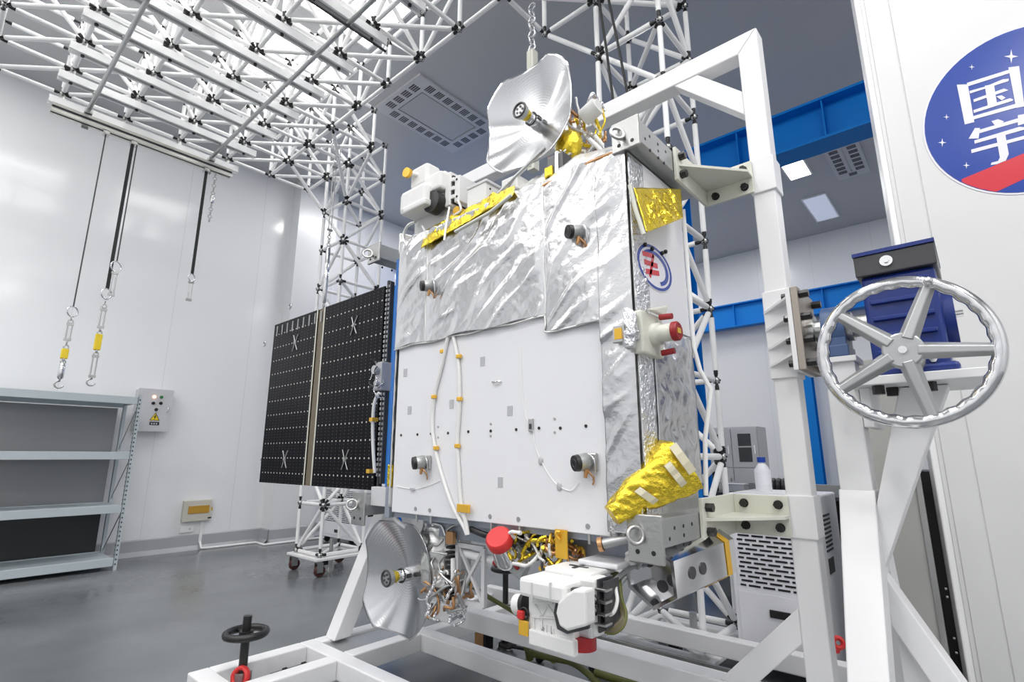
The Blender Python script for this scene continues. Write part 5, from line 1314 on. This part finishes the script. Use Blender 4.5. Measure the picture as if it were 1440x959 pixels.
# red webbing loop on the front jack, red one by the right pedestal
def strap_loop(x, y, z, r, label):
    t = thing('red_strap', label, 'strap', (x, y, z), 'red webbing straps')
    obj('loop', MB().torus((x, y, z), (.4, -1, .25), r, .011, 28, 8, squash=1.6), 'red', t)
    obj('tail', MB().path([(x-r*.8, y-.01, z+r*.6), (x-r*.95, y-.02, z+.0), (x-r*.7, y-.01, z-r*1.1), (x-.0, y-.02, z-r*1.5)], .012, 8, sub=4), 'red', t)
c = onx(347, 950, -2.93); strap_loop(c.x, c.y-.03, c.z, .042, 'red webbing strap loop tied round the black jack screw at the lower left')
c = ony(1184, 905, 2.95); strap_loop(c.x-.015, 2.95, c.z, .020, 'red strap loop between the frame post and the right pedestal')
# hoses and loose cables about the base
tag(obj('olive_hose', MB().path([ony(655, 815, 1.92), ony(672, 830, 2.0), ony(705, 850, 2.15), onz(735, 868, .50)*1.0, onz(760, 880, .30)], .011, 8, sub=5), 'olive'), 'thin olive cable drooping from under the satellite to the base frame', 'cable', 'olive hoses')
tag(obj('olive_hose', MB().path([onz(p[0], p[1], .10) for p in ((745, 918), (775, 925), (805, 932), (830, 950), (850, 968), (900, 980))], .020, 10, sub=5), 'olive'), 'thick olive hose lying on the floor below the white optical terminal', 'hose', 'olive hoses')
tag(obj('olive_hose', MB().path([onz(p[0], p[1], .14) for p in ((838, 945), (860, 953), (885, 960), (930, 970))], .022, 10, sub=4), 'olive'), 'short olive hose with pale end fitting at the bottom edge, right of the other hose', 'hose', 'olive hoses')
hb = thing('hose_fittings', 'heap of dark green fittings on the floor in front of the white frame beam', 'fittings', onz(758, 925, .03))
c = onz(758, 922, .05)
rnd = random.Random(11); q = MB(); q2 = MB()
for i in range(9):
    p = c+V((rnd.uniform(-.10, .10), rnd.uniform(-.06, .06), rnd.uniform(0, .06))); d_ = V([rnd.uniform(-1, 1) for _ in range(3)])*.05
    (q if i % 3 else q2).cyl(p-d_, p+d_, .024, n=10)
obj('fitting', q, 'olive', hb); obj('coupling', q2, 'black', hb)
p = [onz(*q_, .04) for q_ in ((703, 905), (712, 900), (725, 905), (714, 911), (703, 907), (730, 911), (748, 915), (765, 917))]
tag(obj('black_cable', MB().path(p, .012, 8, sub=5), 'rubber'), 'short black cable loop lying on the floor left of the green fittings', 'cable')
ob = thing('orange_block', 'small orange brown block with dark edge under the frame beam at the lower centre', 'block', onz(672, 912, .0))
c = onz(674, 900, .06)
obj('block', MB().bb(c.x-.05, c.x+.04, c.y, c.y+.08, .002, .13), 'copper', ob, bev=.004); obj('dark_edge', MB().bb(c.x+.041, c.x+.062, c.y+.0, c.y+.08, .002, .13), 'black', ob)
tg = thing('steel_rail_tray', 'long low steel tray on the floor between the two rear base beams', 'tray', (-1.5, 3.15, .1))
a, b = (-2.15, 3.12), (-1.05, 3.12)
obj('tray', MB().bb(-2.15, -1.08, 3.06, 3.26, .12, .14).bb(-2.15, -1.08, 3.06, 3.08, .14, .19).bb(-2.15, -1.08, 3.24, 3.26, .14, .19), 'steel', tg, bev=.003)
for x in (-2.05, -1.18): obj('roller', MB().bb(x-.03, x+.03, 3.09, 3.23, .05, .12).cyl((x, 3.10, .035), (x, 3.22, .035), .035), 'black', tg)
ww = thing('cable_with_ferrites', 'thin cable with two black ferrite beads inside the left base pocket', 'cable', (-3.0, 1.5, .2))
a, b = onz(380, 948, .215), onz(432, 932, .215)
obj('jumper', MB().cyl(a, b, .004, n=6), 'wire', ww)
for t_ in (.38, .9): obj('bead', MB().cyl(a.lerp(b, t_-.05), a.lerp(b, t_+.05), .011, n=10), 'black', ww)
# ================================================================== world, colour management
w = bpy.data.worlds.new('world'); sc.world = w; w.use_nodes = True
w.node_tree.nodes['Background'].inputs['Color'].default_value = (.9, .93, 1, 1); w.node_tree.nodes['Background'].inputs['Strength'].default_value = .0
sc.view_settings.view_transform = 'Standard'; sc.view_settings.look = 'None'; sc.view_settings.gamma = 1; sc.view_settings.use_curve_mapping = False
sc.view_settings.exposure = 0.0
sc.cycles.max_bounces = 10; sc.cycles.diffuse_bounces = 5; sc.cycles.glossy_bounces = 5
sc.cycles.use_denoising = True
sc.cycles.sample_clamp_indirect = 6
